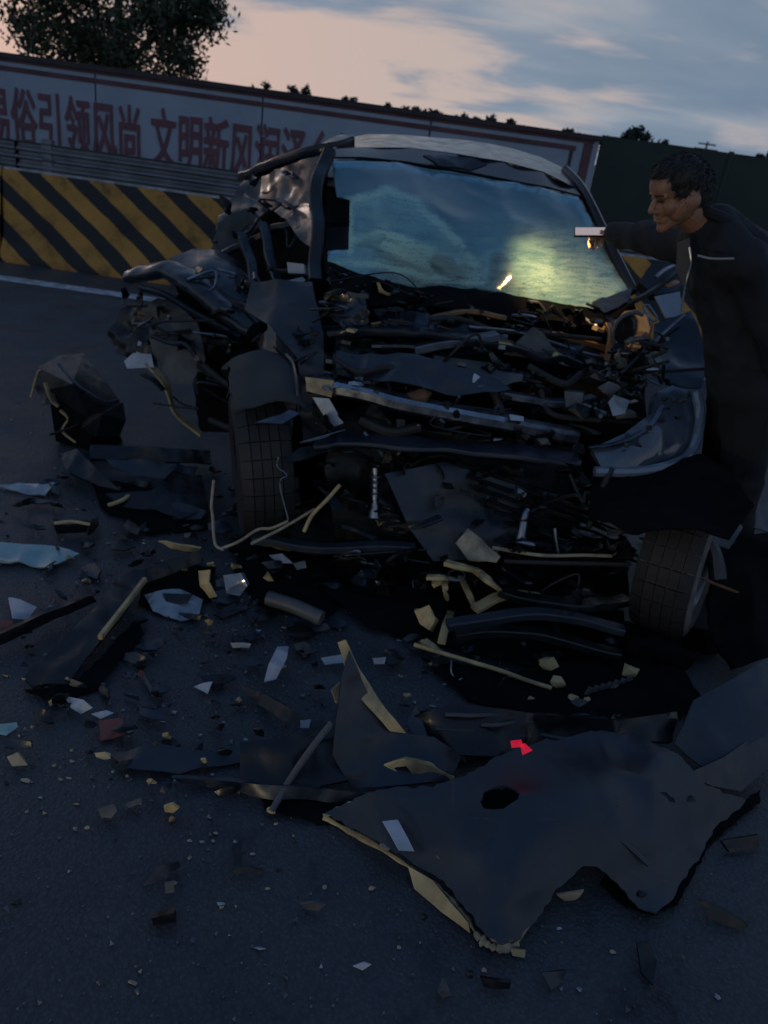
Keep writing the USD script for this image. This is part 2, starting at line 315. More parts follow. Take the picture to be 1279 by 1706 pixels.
def cover_look():                                             # scratched, dusty moulding
    n = {'tc': ('texture_coordinate', {}), 'm1': ('mapping', {'scale': (3.0, 70.0, 20.0), 'rotation': (0, 0, .5)}), 'm2': ('mapping', {'scale': (60.0, 4.0, 20.0), 'rotation': (0, 0, .2)}),
         'n1': ('noise_texture', {'scale': 1.0, 'detail': 6.0, 'roughness': .7}), 'n2': ('noise_texture', {'scale': 1.0, 'detail': 6.0, 'roughness': .7}), 'n3': ('noise_texture', {'scale': 4.0, 'detail': 7.0, 'roughness': .65}),
         'mx': ('math', {'math_type': 'maximum'}), 'sc': ('map_range', {'from_min': .64, 'from_max': .74, 'to_min': 0.0, 'to_max': .8}), 'r': ('rgb_ramp', {'ramp': [(.32, (.006, .010, .017)), (.52, (.013, .020, .031)), (.70, (.032, .040, .050))]}),
         'c': ('mix_color', {'blend_type': 'mix', 'b': (.075, .08, .085)}), 'ro': ('map_range', {'from_min': .3, 'from_max': .7, 'to_min': .30, 'to_max': .62}), 'b': ('bump', {'strength': .8, 'distance': .004}), 'p': ('principled_bsdf', {'specular_ior_level': .5})}
    l = [('tc.object', 'm1.vector'), ('tc.object', 'm2.vector'), ('tc.object', 'n3.vector'), ('m1.vector', 'n1.vector'), ('m2.vector', 'n2.vector'), ('n1.fac', 'mx.value1'), ('n2.fac', 'mx.value2'), ('mx.value', 'sc.value'), ('n3.fac', 'r.fac'),
         ('sc.result', 'c.fac'), ('r.color', 'c.a'), ('c.result', 'p.base_color'), ('n3.fac', 'ro.value'), ('ro.result', 'p.roughness'), ('n3.fac', 'b.height'), ('b.normal', 'p.normal')]
    MAT['cover_plastic'] = usdkit.material(stage, '/World/Looks/cover_plastic', n, l, surface='p.BSDF')
cover_look()
STRIPE_W, STRIPE_K = 0.50, 1.30                               # period and slant of the painted hazard stripes
def barrier_look():
    n = {'g': ('geometry', {}), 's': ('separate_xyz', {}), 'k': ('math', {'math_type': 'multiply', 'value2': STRIPE_K}), 'a': ('math', {'math_type': 'add'}),
         'n0': ('noise_texture', {'scale': 5.0, 'detail': 5.0}), 'n0s': ('math', {'math_type': 'multiply', 'value2': .05}), 'a2': ('math', {'math_type': 'add'}),
         'd': ('math', {'math_type': 'divide', 'value2': STRIPE_W}), 'f': ('math', {'math_type': 'fraction'}),
         'r': ('rgb_ramp', {'ramp': [(0, (.012, .013, .016)), (.44, (.012, .013, .016)), (.47, (.46, .225, .038)), (.97, (.46, .225, .038)), (1, (.012, .013, .016))]}),
         'n1': ('noise_texture', {'scale': 3.0, 'detail': 8.0, 'roughness': .65}), 'r1': ('rgb_ramp', {'ramp': [(.33, (.28, .27, .27)), (.47, (.8, .8, .8)), (.62, (1, 1, 1))]}),
         'm': ('mix_color', {'blend_type': 'multiply', 'fac': 1.0}), 'p': ('principled_bsdf', {'roughness': .7})}
    l = [('g.position', 's.vector'), ('g.position', 'n0.vector'), ('g.position', 'n1.vector'), ('s.z', 'k.value1'), ('s.x', 'a.value1'), ('k.value', 'a.value2'), ('n0.fac', 'n0s.value1'),
         ('a.value', 'a2.value1'), ('n0s.value', 'a2.value2'), ('a2.value', 'd.value1'), ('d.value', 'f.value1'), ('f.value', 'r.fac'), ('r.color', 'm.a'), ('n1.fac', 'r1.fac'), ('r1.color', 'm.b'), ('m.result', 'p.base_color')]
    MAT['stripes'] = usdkit.material(stage, '/World/Looks/stripes', n, l, surface='p.BSDF')
barrier_look()
def screen_look():                                            # laminated windscreen: clear pane that turns milky where it is crazed
    n = {'tc': ('geometry', {}), 'at': ('attribute', {'attribute': 'craze'}),
         'sm': ('mapping', {'scale': (3.0, 3.0, 34.0), 'rotation': (0, .30, 0)}), 'v1': ('noise_texture', {'scale': 1.0, 'detail': 8.0, 'roughness': .7, 'distortion': 1.2}), 'v3': ('voronoi_texture', {'feature': 'distance_to_edge', 'scale': 80.0}), 'c3': ('map_range', {'from_min': 0.0, 'from_max': .10, 'to_min': .16, 'to_max': 0.0}), 'ca': ('math', {'math_type': 'add'}), 'v2': ('voronoi_texture', {'feature': 'distance_to_edge', 'scale': 130.0}),
         'c1': ('map_range', {'from_min': .42, 'from_max': .64, 'to_min': 0.0, 'to_max': .85}), 'c2': ('map_range', {'from_min': 0.0, 'from_max': .3, 'to_min': .42, 'to_max': .28}),
         'nz': ('noise_texture', {'scale': 4.0, 'detail': 6.0, 'distortion': .6}), 'nm': ('map_range', {'from_min': .35, 'from_max': .68, 'to_min': .40, 'to_max': 1.15}),
         'q': ('math', {'math_type': 'multiply'}), 'q2': ('math', {'math_type': 'multiply'}), 'q3': ('math', {'math_type': 'multiply'}), 'cs': ('math', {'math_type': 'add'}), 'cs2': ('math', {'math_type': 'add', 'value2': 0.03, 'use_clamp': True}),
         'tr': ('transparent_bsdf', {'color': (.62, .78, .78)}), 'gl': ('glossy_bsdf', {'color': (.85, .95, 1.0), 'roughness': .16}), 'fr': ('fresnel', {'IOR': 1.5}), 'frm': ('map_range', {'from_min': 0.0, 'from_max': 1.0, 'to_min': .04, 'to_max': 1.0}),
         'bn': ('noise_texture', {'scale': 26.0, 'detail': 5.0}), 'bp': ('bump', {'strength': .25, 'distance': .004}),
         'pane': ('mix_closure', {}), 'df': ('diffuse_bsdf', {'color': (.46, .74, .72)}), 'tl': ('translucent_bsdf', {'color': (.40, .66, .66)}), 'dm': ('mix_closure', {'fac': .45}), 'out': ('mix_closure', {})}
    l = [('tc.position', x + '.vector') for x in ('sm', 'v2', 'v3', 'nz', 'bn')] + [('v3.distance', 'c3.value'), ('c3.result', 'ca.value1'), ('c1.result', 'ca.value2'), ('sm.vector', 'v1.vector'), ('v1.fac', 'c1.value'), ('v2.distance', 'c2.value'), ('nz.fac', 'nm.value'), ('ca.value', 'cs.value1'), ('c2.result', 'cs.value2'),
         ('cs.value', 'q.value1'), ('nm.result', 'q.value2'), ('q.value', 'q2.value1'), ('at.fac', 'q2.value2'), ('q2.value', 'cs2.value1'),
         ('bn.fac', 'bp.height'), ('bp.normal', 'gl.normal'), ('fr.fac', 'frm.value'), ('frm.result', 'pane.fac'), ('tr.BSDF', 'pane.closure1'), ('gl.BSDF', 'pane.closure2'), ('df.BSDF', 'dm.closure1'), ('tl.BSDF', 'dm.closure2'),
         ('cs2.value', 'out.fac'), ('pane.closure', 'out.closure1'), ('dm.closure', 'out.closure2')]
    MAT['screen'] = usdkit.material(stage, '/World/Looks/screen', n, l, surface='out.closure')
screen_look()
# ------------------------------------------------------------------ the setting
single('road', (np.array([(-400, -60, 0), (400, -60, 0), (400, 900, 0), (-400, 900, 0)], float), np.array([(0, 1, 2), (0, 2, 3)])), 'asphalt', 'dark asphalt road strewn with wreckage', 'road', kind='structure', smooth=False, loc=np.zeros(3))
single('edge_line', (np.array([(-40, 7.55, .004), (40, 7.0, .004), (40, 7.2, .004), (-40, 7.75, .004)], float), np.array([(0, 1, 2), (0, 2, 3)])), 'line_white', 'white painted line along the far edge of the road', 'road marking', kind='structure', smooth=False)

# striped concrete barrier in cast lengths, with the steel rail along its top
BY = 8.15
prof = [(0, 0), (-.0, .09), (.10, .30), (.19, .88), (.205, .90), (.33, .90), (.345, .88), (.43, .30), (.53, .09), (.53, 0)]
def barrier(x0, x1):
    p = np.array([(x, 0, 0) for x in (x0, x0 + .02, x1 - .02, x1)], float); V, F = [], []
    for i, x in enumerate((x0, x0 + .015, x1 - .015, x1)):
        s = .985 if i in (0, 3) else 1.0
        V += [(x, BY + .265 + (y - .265) * s, z * s) for y, z in prof]
    k = len(prof)
    for i in range(3):
        for j in range(k - 1): a = i * k + j; F += [(a, a + k, a + k + 1), (a, a + k + 1, a + 1)]
    F += [(0, j, j + 1) for j in range(1, k - 1)] + [(3 * k, 3 * k + j + 1, 3 * k + j) for j in range(1, k - 1)]
    return np.array(V, float), np.array(F)
bt = thing('concrete_barrier', 'concrete barrier painted with yellow and black slanting stripes along the road', 'barrier', (0, BY, 0))
for i, x in enumerate(np.arange(-12.35, 12, 4.0)): part(bt, 'barrier_block', barrier(x, x + 3.985), 'stripes', smooth=40)
for i, x in enumerate(np.arange(-12.35, 12, 4.0)): part(bt, 'highlight_cap', box(x + .004, x + 3.98, BY + .20, BY + .335, .897, .915), 'line_white', smooth=False)  # pale strip added for light caught along the barrier top
rl = thing('guard_rail', 'grey corrugated steel guard rail mounted on top of the striped barrier', 'guard rail', (0, BY + .26, .9))
W = [(0, 0), (.035, .03), (.035, .055), (0, .085), (0, .105), (.035, .135), (.035, .16), (0, .19)]
for zz in (.90, 1.055):
    sec = [(-y, z) for y, z in W] + [(-y + .006, z) for y, z in W[::-1]]
    for x in np.arange(-12.4, 12, 4.1):
        part(rl, 'rail', sweep([(x, BY + .22, zz - .02), (x + 4.085, BY + .22, zz - .02)], [(a, b * .76) for a, b in sec]), 'galvanised', smooth=30)
for x in np.arange(-12.1, 12.5, 2.05):
    part(rl, 'post', box(x - .05, x + .05, BY + .235, BY + .33, .9, 1.215), 'galvanised', smooth=False)

# slogan wall
GL = json.loads('''{"易":[[[[-95,-82],[-93,-77],[-68,-59],[-50,-40],[-64,-38],[-66,-35],[-67,42],[-64,45],[68,44],[70,-35],[67,-38],[-20,-39],[-26,-47],[82,-49],[83,-53],[78,-98],[71,-124],[21,-125],[19,-122],[20,-116],[48,-117],[50,-114],[55,-96],[58,-70],[41,-70],[38,-77],[25,-101],[7,-124],[-24,-124],[0,-98],[11,-81],[16,-70],[-1,-70],[-23,-99],[-50,-124],[-73,-124],[-78,-120],[-78,-116],[-49,-94],[-34,-78],[-29,-70],[-46,-70],[-63,-84],[-79,-95],[-81,-95]],[[-43,25],[-43,14],[46,14],[46,24]],[[46,-18],[46,-6],[-43,-6],[-43,-17]]]],"俗":[[[[-98,-31],[-97,-26],[-87,-14],[-71,9],[-61,28],[-50,53],[-47,54],[-32,49],[-30,44],[-49,1],[-49,-51],[-28,-38],[-9,-20],[3,-3],[15,17],[19,20],[35,12],[34,3],[46,-13],[70,-36],[95,-52],[97,-54],[97,-58],[94,-61],[86,-71],[74,-68],[73,-124],[-28,-124],[-29,-68],[-39,-71],[-48,-61],[-50,-124],[-71,-124],[-72,-35],[-75,-37],[-84,-47],[-87,-48]],[[7,-35],[-8,-54],[55,-53],[33,-31],[22,-17]],[[-6,-106],[50,-106],[50,-76],[-5,-76]]],[[[30,41],[33,45],[42,51],[47,52],[84,14],[91,5],[91,1],[78,-8],[73,-8],[60,7]]],[[[-43,-1],[-43,2],[-22,23],[-1,52],[2,52],[17,46],[15,38],[3,20],[-26,-12],[-30,-11]]]],"引":[[[[52,49],[54,52],[74,51],[74,-124],[52,-124]]],[[[-85,-63],[-75,-3],[-72,0],[-10,1],[-10,24],[-79,25],[-82,28],[-81,45],[11,45],[11,-19],[-54,-21],[-58,-41],[-58,-44],[12,-45],[13,-52],[9,-92],[5,-113],[1,-123],[-57,-124],[-61,-115],[-59,-112],[-21,-112],[-18,-109],[-15,-99],[-11,-66],[-83,-66]]]],"领":[[[[-96,-17],[-96,-14],[-82,0],[-65,23],[-49,54],[-47,55],[-30,49],[-33,36],[0,-1],[2,6],[6,9],[29,10],[33,22],[0,23],[-3,26],[-2,41],[0,43],[91,43],[94,41],[93,25],[91,23],[56,22],[52,12],[52,10],[84,9],[87,7],[87,-90],[85,-92],[69,-93],[66,-89],[65,-10],[52,-10],[56,-15],[55,-53],[50,-86],[56,-87],[74,-101],[95,-120],[96,-124],[69,-124],[44,-103],[36,-114],[25,-124],[-15,-124],[-13,-120],[-2,-116],[12,-108],[18,-103],[26,-91],[32,-68],[35,-13],[37,-10],[24,-10],[23,-90],[21,-92],[4,-92],[2,-90],[1,-13],[-7,-21],[-11,-21],[-27,-1],[-43,15],[-53,2],[-53,1],[-49,3],[-45,0],[-25,-23],[-25,-25],[-33,-32],[-35,-35],[-17,-35],[-5,-43],[-6,-49],[-17,-71],[-35,-101],[-21,-119],[-21,-124],[-44,-124],[-80,-87],[-76,-82],[-68,-76],[-64,-76],[-51,-86],[-34,-57],[-81,-56],[-83,-53],[-83,-38],[-81,-36],[-42,-35],[-45,-29],[-61,-10],[-80,-28],[-84,-28]]]],"风":[[[[-95,-124],[-95,-122],[-82,-96],[-74,-60],[-72,-33],[-71,43],[-69,46],[68,45],[71,43],[71,-57],[74,-96],[78,-108],[80,-85],[82,-82],[86,-82],[97,-94],[96,-113],[93,-124],[61,-124],[55,-111],[52,-98],[48,-103],[34,-111],[31,-111],[3,-69],[-16,-93],[-29,-106],[-40,-114],[-43,-113],[-55,-100],[-55,-97],[-34,-78],[-17,-57],[-12,-47],[-48,-1],[-51,-63],[-56,-90],[-62,-109],[-69,-124]],[[-48,23],[-48,0],[-32,8],[-29,8],[0,-26],[5,-17],[20,16],[28,15],[38,11],[34,-4],[16,-47],[51,-97],[48,-35],[47,23]]]],"尚":[[[[-80,-6],[-77,-3],[-53,-2],[-61,13],[-78,37],[-77,42],[-64,48],[-60,48],[-56,44],[-32,8],[-32,3],[-40,-1],[-40,-3],[-12,-2],[-10,54],[6,56],[10,53],[11,-2],[35,-2],[30,2],[30,5],[43,24],[58,49],[64,49],[77,44],[80,41],[77,36],[50,-2],[77,-3],[80,-7],[79,-123],[29,-124],[26,-118],[30,-114],[56,-115],[57,-113],[57,-25],[-56,-25],[-57,-124],[-79,-124]]],[[[-41,-41],[-38,-38],[38,-38],[41,-41],[39,-101],[-18,-103],[-19,-113],[-21,-115],[-38,-115],[-41,-112]],[[-18,-59],[-18,-81],[18,-81],[18,-59]]]],"文":[[[[-96,-119],[-94,-115],[-59,-102],[-39,-92],[-17,-77],[-42,-41],[-61,-3],[-90,-2],[-93,0],[-93,17],[-91,19],[-7,20],[-7,23],[-18,45],[-18,49],[1,57],[8,46],[20,20],[93,18],[93,-1],[62,-3],[42,-43],[18,-76],[37,-90],[62,-103],[94,-114],[96,-116],[96,-120],[92,-124],[50,-124],[25,-111],[1,-94],[-25,-111],[-50,-124],[-92,-124]],[[-36,-4],[-22,-30],[-6,-52],[1,-60],[20,-34],[36,-3]]]],"明":[[[[-41,-122],[-25,-107],[-18,-97],[-12,-85],[-6,-64],[-4,-47],[-2,45],[88,45],[90,-115],[87,-124],[35,-124],[33,-120],[33,-116],[35,-114],[62,-115],[66,-113],[66,-73],[15,-73],[7,-96],[-9,-124],[-40,-124]],[[19,-24],[18,-50],[66,-50],[66,-24]],[[19,-1],[66,-1],[66,24],[19,24]]],[[[-88,40],[-85,43],[-17,43],[-14,38],[-15,-83],[-65,-85],[-66,-101],[-68,-103],[-85,-103],[-87,-101]],[[-66,-62],[-36,-62],[-36,-31],[-65,-31]],[[-36,20],[-65,20],[-65,-8],[-36,-8]]]],"新":[[[[-95,-104],[-95,-102],[-86,-89],[-75,-66],[-91,-65],[-93,-63],[-93,-47],[-91,-45],[-54,-44],[-54,-32],[-92,-31],[-94,-28],[-93,-12],[-72,-10],[-79,13],[-89,14],[-91,17],[-91,31],[-89,33],[-55,35],[-60,47],[-60,50],[-58,52],[-41,55],[-30,35],[0,34],[3,32],[3,15],[-6,13],[-15,-10],[6,-12],[8,35],[36,41],[72,52],[75,50],[88,38],[88,34],[85,32],[58,24],[29,18],[29,-12],[92,-13],[95,-17],[94,-33],[74,-35],[73,-124],[51,-124],[50,-35],[29,-35],[24,-87],[18,-110],[11,-124],[-11,-123],[-11,-120],[-6,-109],[-14,-109],[-31,-77],[-32,-119],[-34,-124],[-67,-124],[-71,-116],[-68,-112],[-54,-111],[-54,-66],[-65,-66],[-59,-69],[-57,-74],[-68,-99],[-79,-114],[-84,-113]],[[2,-45],[4,-46],[6,-45],[6,-32],[-31,-32],[-31,-44]],[[-13,-66],[0,-90],[0,-90],[3,-80],[4,-66]],[[-32,-70],[-29,-70],[-24,-66],[-31,-66]],[[-56,12],[-49,-10],[-38,-10],[-30,13]]]],"润":[[[[-42,44],[-38,49],[-29,55],[-27,55],[-3,29],[-2,42],[0,45],[87,44],[89,-115],[86,-124],[34,-124],[32,-119],[32,-116],[35,-114],[62,-115],[66,-113],[66,23],[0,23],[0,19],[-3,16],[-15,9]]],[[[-21,-105],[-21,-90],[-19,-88],[10,-87],[9,-60],[-13,-59],[-16,-57],[-15,-41],[-13,-39],[9,-38],[9,-15],[-16,-14],[-18,-12],[-18,3],[-16,6],[58,5],[61,3],[60,-12],[58,-14],[32,-15],[32,-38],[56,-40],[58,-55],[54,-59],[32,-60],[32,-87],[60,-88],[62,-90],[62,-106],[60,-109],[-19,-109]]],[[[-96,-15],[-87,-3],[-82,-1],[-63,-10],[-46,-21],[-45,10],[-43,13],[-27,12],[-25,10],[-25,-124],[-45,-124],[-46,-73],[-68,-124],[-91,-124],[-92,-121],[-80,-95],[-64,-56],[-59,-54],[-46,-61],[-46,-25],[-47,-25],[-58,-39],[-60,-39],[-75,-29],[-95,-18]]],[[[-88,35],[-87,39],[-81,47],[-77,51],[-75,51],[-45,33],[-39,27],[-39,24],[-50,10],[-53,10],[-67,21]]]],"泽":[[[[-95,-18],[-95,-14],[-83,-3],[-71,-8],[-45,-25],[-17,-17],[2,-7],[-21,22],[-32,23],[-34,25],[-34,42],[-31,44],[66,44],[75,39],[77,34],[61,10],[43,-8],[61,-17],[92,-26],[94,-28],[94,-32],[83,-46],[80,-46],[45,-34],[21,-22],[-12,-38],[-29,-44],[-39,-45],[-46,-35],[-48,-35],[-56,-42],[-60,-42],[-68,-36]],[[4,21],[13,12],[23,4],[32,11],[43,22]]],[[[-35,22],[-35,19],[-44,11],[-48,8],[-52,8],[-68,22],[-84,34],[-85,39],[-73,49],[-69,49],[-49,35]]],[[[-91,-120],[-91,-118],[-77,-92],[-58,-53],[-56,-51],[-51,-52],[-39,-62],[-39,-66],[-66,-123],[-86,-124]]],[[[-45,-86],[-41,-82],[11,-81],[11,-70],[-29,-69],[-31,-67],[-31,-50],[-28,-48],[11,-47],[12,-33],[14,-31],[32,-31],[34,-47],[74,-48],[78,-50],[77,-67],[75,-69],[34,-70],[34,-81],[89,-82],[93,-86],[93,-99],[90,-103],[34,-104],[33,-124],[12,-124],[11,-104],[-42,-103],[-45,-100]]]],"乡":[[[[-89,-116],[-87,-113],[-84,-112],[-38,-102],[-13,-93],[6,-83],[29,-65],[19,-64],[-16,-67],[-71,-73],[-78,-57],[-77,-52],[-66,-48],[-40,-35],[-15,-19],[-25,-19],[-65,-23],[-71,-7],[-71,-3],[-69,-1],[-62,1],[-40,17],[0,54],[1,54],[14,46],[17,43],[17,40],[-22,2],[20,5],[45,24],[50,23],[63,13],[63,8],[51,-1],[7,-32],[-10,-43],[-2,-45],[49,-40],[61,-21],[81,-28],[81,-33],[64,-62],[37,-90],[11,-107],[-30,-124],[-84,-124]]]],"村":[[[[-97,-84],[-97,-80],[-87,-66],[-70,-34],[-62,-12],[-62,-10],[-92,-8],[-93,8],[-91,11],[-58,12],[-57,52],[-55,54],[-36,53],[-36,13],[-34,12],[51,12],[53,53],[74,53],[76,12],[95,11],[97,-7],[94,-9],[76,-10],[76,-114],[73,-124],[20,-124],[17,-118],[19,-114],[51,-113],[51,-10],[-35,-10],[-34,-23],[-11,-48],[-4,-58],[-13,-71],[-16,-74],[-18,-74],[-32,-57],[-35,-55],[-36,-124],[-57,-124],[-58,-59],[-73,-85],[-84,-99],[-89,-97]]],[[[-2,-34],[-2,-31],[0,-28],[14,-23],[32,-49],[43,-73],[42,-77],[27,-85],[23,-84],[10,-56]]]]}''')
WY = 9.3
zt = 1.965
xr = P(985, 300, WY)[0]
sw = thing('slogan_wall', 'long pale wall with red Chinese slogan and red border lines behind the barrier', 'wall', (0, WY, 0))
xp = xr
while xp > -14:
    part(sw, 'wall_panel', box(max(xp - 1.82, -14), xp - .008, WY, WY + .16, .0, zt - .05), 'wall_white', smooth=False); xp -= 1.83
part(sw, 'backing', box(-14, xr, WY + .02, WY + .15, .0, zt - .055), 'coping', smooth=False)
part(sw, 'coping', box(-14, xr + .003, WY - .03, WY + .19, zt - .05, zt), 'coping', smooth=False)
zl = zt - .05
part(sw, 'border_line', box(-14, xr - .24, WY - .004, WY + .01, zl - .125, zl - .075), 'wall_red', smooth=False)
part(sw, 'border_line', box(-14, xr - .055, WY - .006, WY + .01, zl - .035, zl + .002), 'wall_red', smooth=False)
part(sw, 'border_line', box(xr - .165, xr - .065, WY - .005, WY + .01, .3, zl - .037), 'wall_red', smooth=False)
part(sw, 'border_line', box(xr - .30, xr - .262, WY - .005, WY + .01, .3, zl - .127), 'coping', smooth=False)
def char(c, px, py):
    o = P(px, py - 6, WY - .012); sx, sz, ms = .265 / 180, .60 / 190, []
    for rings in GL[c]:
        pl = shapely.Polygon(np.array(rings[0]) * (sx, sz), [np.array(h) * (sx, sz) for h in rings[1:]]).buffer(0)
        for q in getattr(pl, 'geoms', [pl]):
            m = trimesh.creation.extrude_polygon(q, .012, engine='earcut'); v = np.array(m.vertices)
            ms.append((np.stack([o[0] + v[:, 0], WY - .0125 + (.012 - v[:, 2]), o[2] + v[:, 1]], 1), np.array(m.faces)[:, ::-1]))
    part(sw, 'slogan_character', ms, 'letter_red', smooth=False)
base = [('易', -6, 176), ('俗', 38, 182), ('引', 82, 188), ('领', 128, 196), ('风', 172, 203), ('尚', 215, 210), ('文', 272, 216), ('明', 317, 224), ('新', 360, 231), ('风', 403, 238), ('润', 446, 242), ('泽', 490, 246), ('乡', 534, 252), ('村', 578, 258)]
for c, x, y in base: char(c, x, y)

# dark green site fence that carries on from the wall
gf = thing('green_fence', 'dark green sheet fence standing right of the slogan wall', 'fence', (xr, WY, 0))
x = xr + .02
while x < 13:
    part(gf, 'fence_panel', sweep([(x, WY + .05, 0), (x, WY + .05, zt + .015)], [(-.0, .02), (-1.38, .02), (-1.38, 0), (-.9, .012), (-.5, 0), (-.10, .012), (0, 0)], up=(0, 1, 0)), 'fence_green', smooth=20)
    part(gf, 'fence_post', box(x + 1.383, x + 1.427, WY + .035, WY + .08, 0, zt + .03), 'fence_green', smooth=False)
    x += 1.43
part(gf, 'top_rail', box(xr + .01, 13, WY + .085, WY + .12, zt - .08, zt - .03), 'fence_green', smooth=False)

# trees behind
def leaves(c, R, n, size, seed, squash=(1, 1, .9), clumps=18):
    rng = np.random.default_rng(seed); cc = rng.normal(0, 1, (clumps, 3)); cc /= np.linalg.norm(cc, axis=1, keepdims=True); cc *= rng.uniform(.25, 1, (clumps, 1)) ** .5 * np.array(squash)
    k = rng.integers(0, clumps, n); d = rng.normal(0, 1, (n, 3)); d /= np.linalg.norm(d, axis=1, keepdims=True)
    p = np.asarray(c) + R * (cc[k] + d * rng.uniform(.05, .36 if clumps < 30 else .27, (n, 1)))
    a = rng.normal(0, 1, (n, 3)); a /= np.linalg.norm(a, axis=1, keepdims=True); b = np.cross(a, rng.normal(0, 1, (n, 3))); b /= np.linalg.norm(b, axis=1, keepdims=True)
    s = size * rng.uniform(.6, 1.3, (n, 1))
    V = np.stack([p - a * s, p + b * s * .42, p + a * s, p - b * s * .42], 1).reshape(-1, 3); i = np.arange(n)[:, None] * 4
    return np.vstack([V]), np.vstack([i + [0, 1, 2], i + [0, 2, 3]]), np.asarray(c) + R * cc
def tree(name, label, base_, c, R, n, size, seed, lm='leaf', r0=.16, group=None, squash=(1, 1, .9), clumps=18):
    t = thing(name, label, 'tree', base_, group=group); V, F, cc = leaves(c, R, n, size, seed, squash, clumps)
    top = np.asarray(c) + np.array([0, 0, .3 * R]); mid = (np.asarray(base_) + top) / 2 + np.array([.06, 0, 0]) * R
    q = spline([base_, mid, top], 12); tr = [sweep(q, circ(r0, 8), (.1, 1, .1), np.linspace(1, .25, 12))]
    part(t, 'trunk', tr, 'bark')
    for i, e in enumerate(cc[:min(7, clumps)]): part(t, 'limb', tube([q[5 + i % 5], (q[5 + i % 5] + e) / 2 + [0, 0, .1 * R], e], r0 * .3, 6, scale=np.linspace(1, .2, 15)), 'bark')
    part(t, 'crown', (V, F), lm, smooth=False)
a = P(185, 20, 15.0)
tree('big_tree', 'large dark leafy tree rising behind the left end of the slogan wall', (a[0], 15.0, 0), a + [0.1, 0, .25], 1.66, 24000, .058, 3, r0=.17, squash=(1.08, 1, .95), clumps=70)
ORD = 'first second third fourth fifth sixth seventh eighth ninth tenth eleventh twelfth thirteenth fourteenth fifteenth last'.split()
for i, (px, py, R, n) in enumerate([(438, 150, .55, 260), (505, 158, .6, 300), (586, 170, .5, 240), (650, 184, .4, 200), (684, 186, .5, 300), (706, 187, .55, 320), (730, 190, .6, 320), (772, 198, .35, 160), (800, 200, .6, 360), (856, 212, .5, 260), (882, 216, .35, 150), (920, 221, .5, 260), (944, 225, .45, 230), (965, 228, .3, 120), (1010, 236, .4, 200), (1282, 262, .5, 260)]):
    c = P(px, py, 26.0)
    tree('young_tree', ORD[i] + ' small bushy treetop from the left along the top of the wall', (c[0], 26.0, 0), c - [0, 0, .12], R * .75, n, .10, 40 + i, 'leaf_far', .05, group='treetops along the wall top', squash=(1.1, 1, .75), clumps=7)
c = P(1068, 241, 30.0)
tree('round_tree', 'wider rounded dark treetop over the green fence above the bending man', (c[0], 30.0, 0), c - [0, 0, .1], .75, 1500, .11, 77, 'leaf_far', .07, squash=(1.3, 1, .6), clumps=14)
a = P(1170, 268, 190.0); b = P(1167, 240, 190.0)
pl = thing('power_pole', 'far thin power pole with crossarms above the green fence', 'power pole', (a[0], 190, 0))
part(pl, 'pole', tube([(a[0], 190, 0), (a[0], 190, b[2] + .6)], .22, 6), 'pole_grey')
for dz, w in ((.1, 1.9), (-.9, 2.6)): part(pl, 'crossarm', bar([(a[0] - w, 190, b[2] + dz), (a[0] + w, 190, b[2] + dz)], .3, .3), 'pole_grey')
# ------------------------------------------------------------------ the wrecked van
def unit_(v): return np.asarray(v, float) / np.linalg.norm(v)
B0 = np.array([-.42, 3.52, 0.0]); E1 = np.array([.918, .397, 0]); E2 = np.array([-.33, .944, 0])
def W3(u, v, z): return B0 + u * E1 + v * E2 + np.array([0, 0, z])
def wbox(u0, u1, v0, v1, z0, z1):
    return hull([W3(u, v, z) for u in (u0, u1) for v in (v0, v1) for z in (z0, z1)])
def pline(*p): return [P(*q) for q in p]
van = thing('wrecked_van', 'black people carrier with its whole front torn off and crazed windscreen', 'van', W3(.8, 1.0, 0))
# cabin behind the screen
part(van, 'floor_pan', wbox(0, 1.6, .1, 2.5, .22, .30), 'dark_metal')
part(van, 'tailgate', wbox(.02, 1.58, 2.52, 2.6, .3, 1.22), 'paint')
part(van, 'right_side', wbox(1.56, 1.66, .1, 2.55, .25, 1.02), 'paint')
for v in (.75, 1.5, 2.45): part(van, 'window_post', hull([W3(1.56 + a, v + b, 1.0) for a in (0, .05) for b in (0, .09)] + [W3(1.40 + a, v + b, 1.6) for a in (0, .05) for b in (0, .09)]), 'paint')
def crushed(u, v0, v1, z0, z1, seed, amp=.09):
    gu, gz = np.meshgrid(np.linspace(v0, v1, 26), np.linspace(z0, z1, 16), indexing='ij'); p = np.array([W3(u, a, b) for a, b in zip(gu.ravel(), gz.ravel())])
    p = p + E1 * (amp * 2 * ridge(p * 3.2, seed) + .10 * np.exp(-((gu.ravel() - v0) / .8) ** 2))[:, None]; n = 16
    F = [(i * n + j, i * n + j + 1, (i + 1) * n + j + 1, (i + 1) * n + j) for i in range(25) for j in range(15)]; F = np.array(F); m = len(p)
    q = p + E1 * .02
    ring = [j for j in range(n)] + [i * n + n - 1 for i in range(1, 26)] + [25 * n + j for j in range(n - 2, -1, -1)] + [i * n for i in range(24, 0, -1)]
    S = [(a, b, b + m, a + m) for a, b in zip(ring, ring[1:] + ring[:1])]
    return np.vstack([p, q]), np.vstack([F, F[:, ::-1] + m, S])
part(van, 'left_side', crushed(-.02, .45, 2.5, .25, 1.02, 4), 'paint_dusty')
for v in (1.25,): part(van, 'window_post', hull([W3(-.02 + a, v + b, 1.0) for a in (0, .05) for b in (0, .1)] + [W3(.12 + a, v + b, 1.55) for a in (0, .05) for b in (0, .1)]), 'paint')
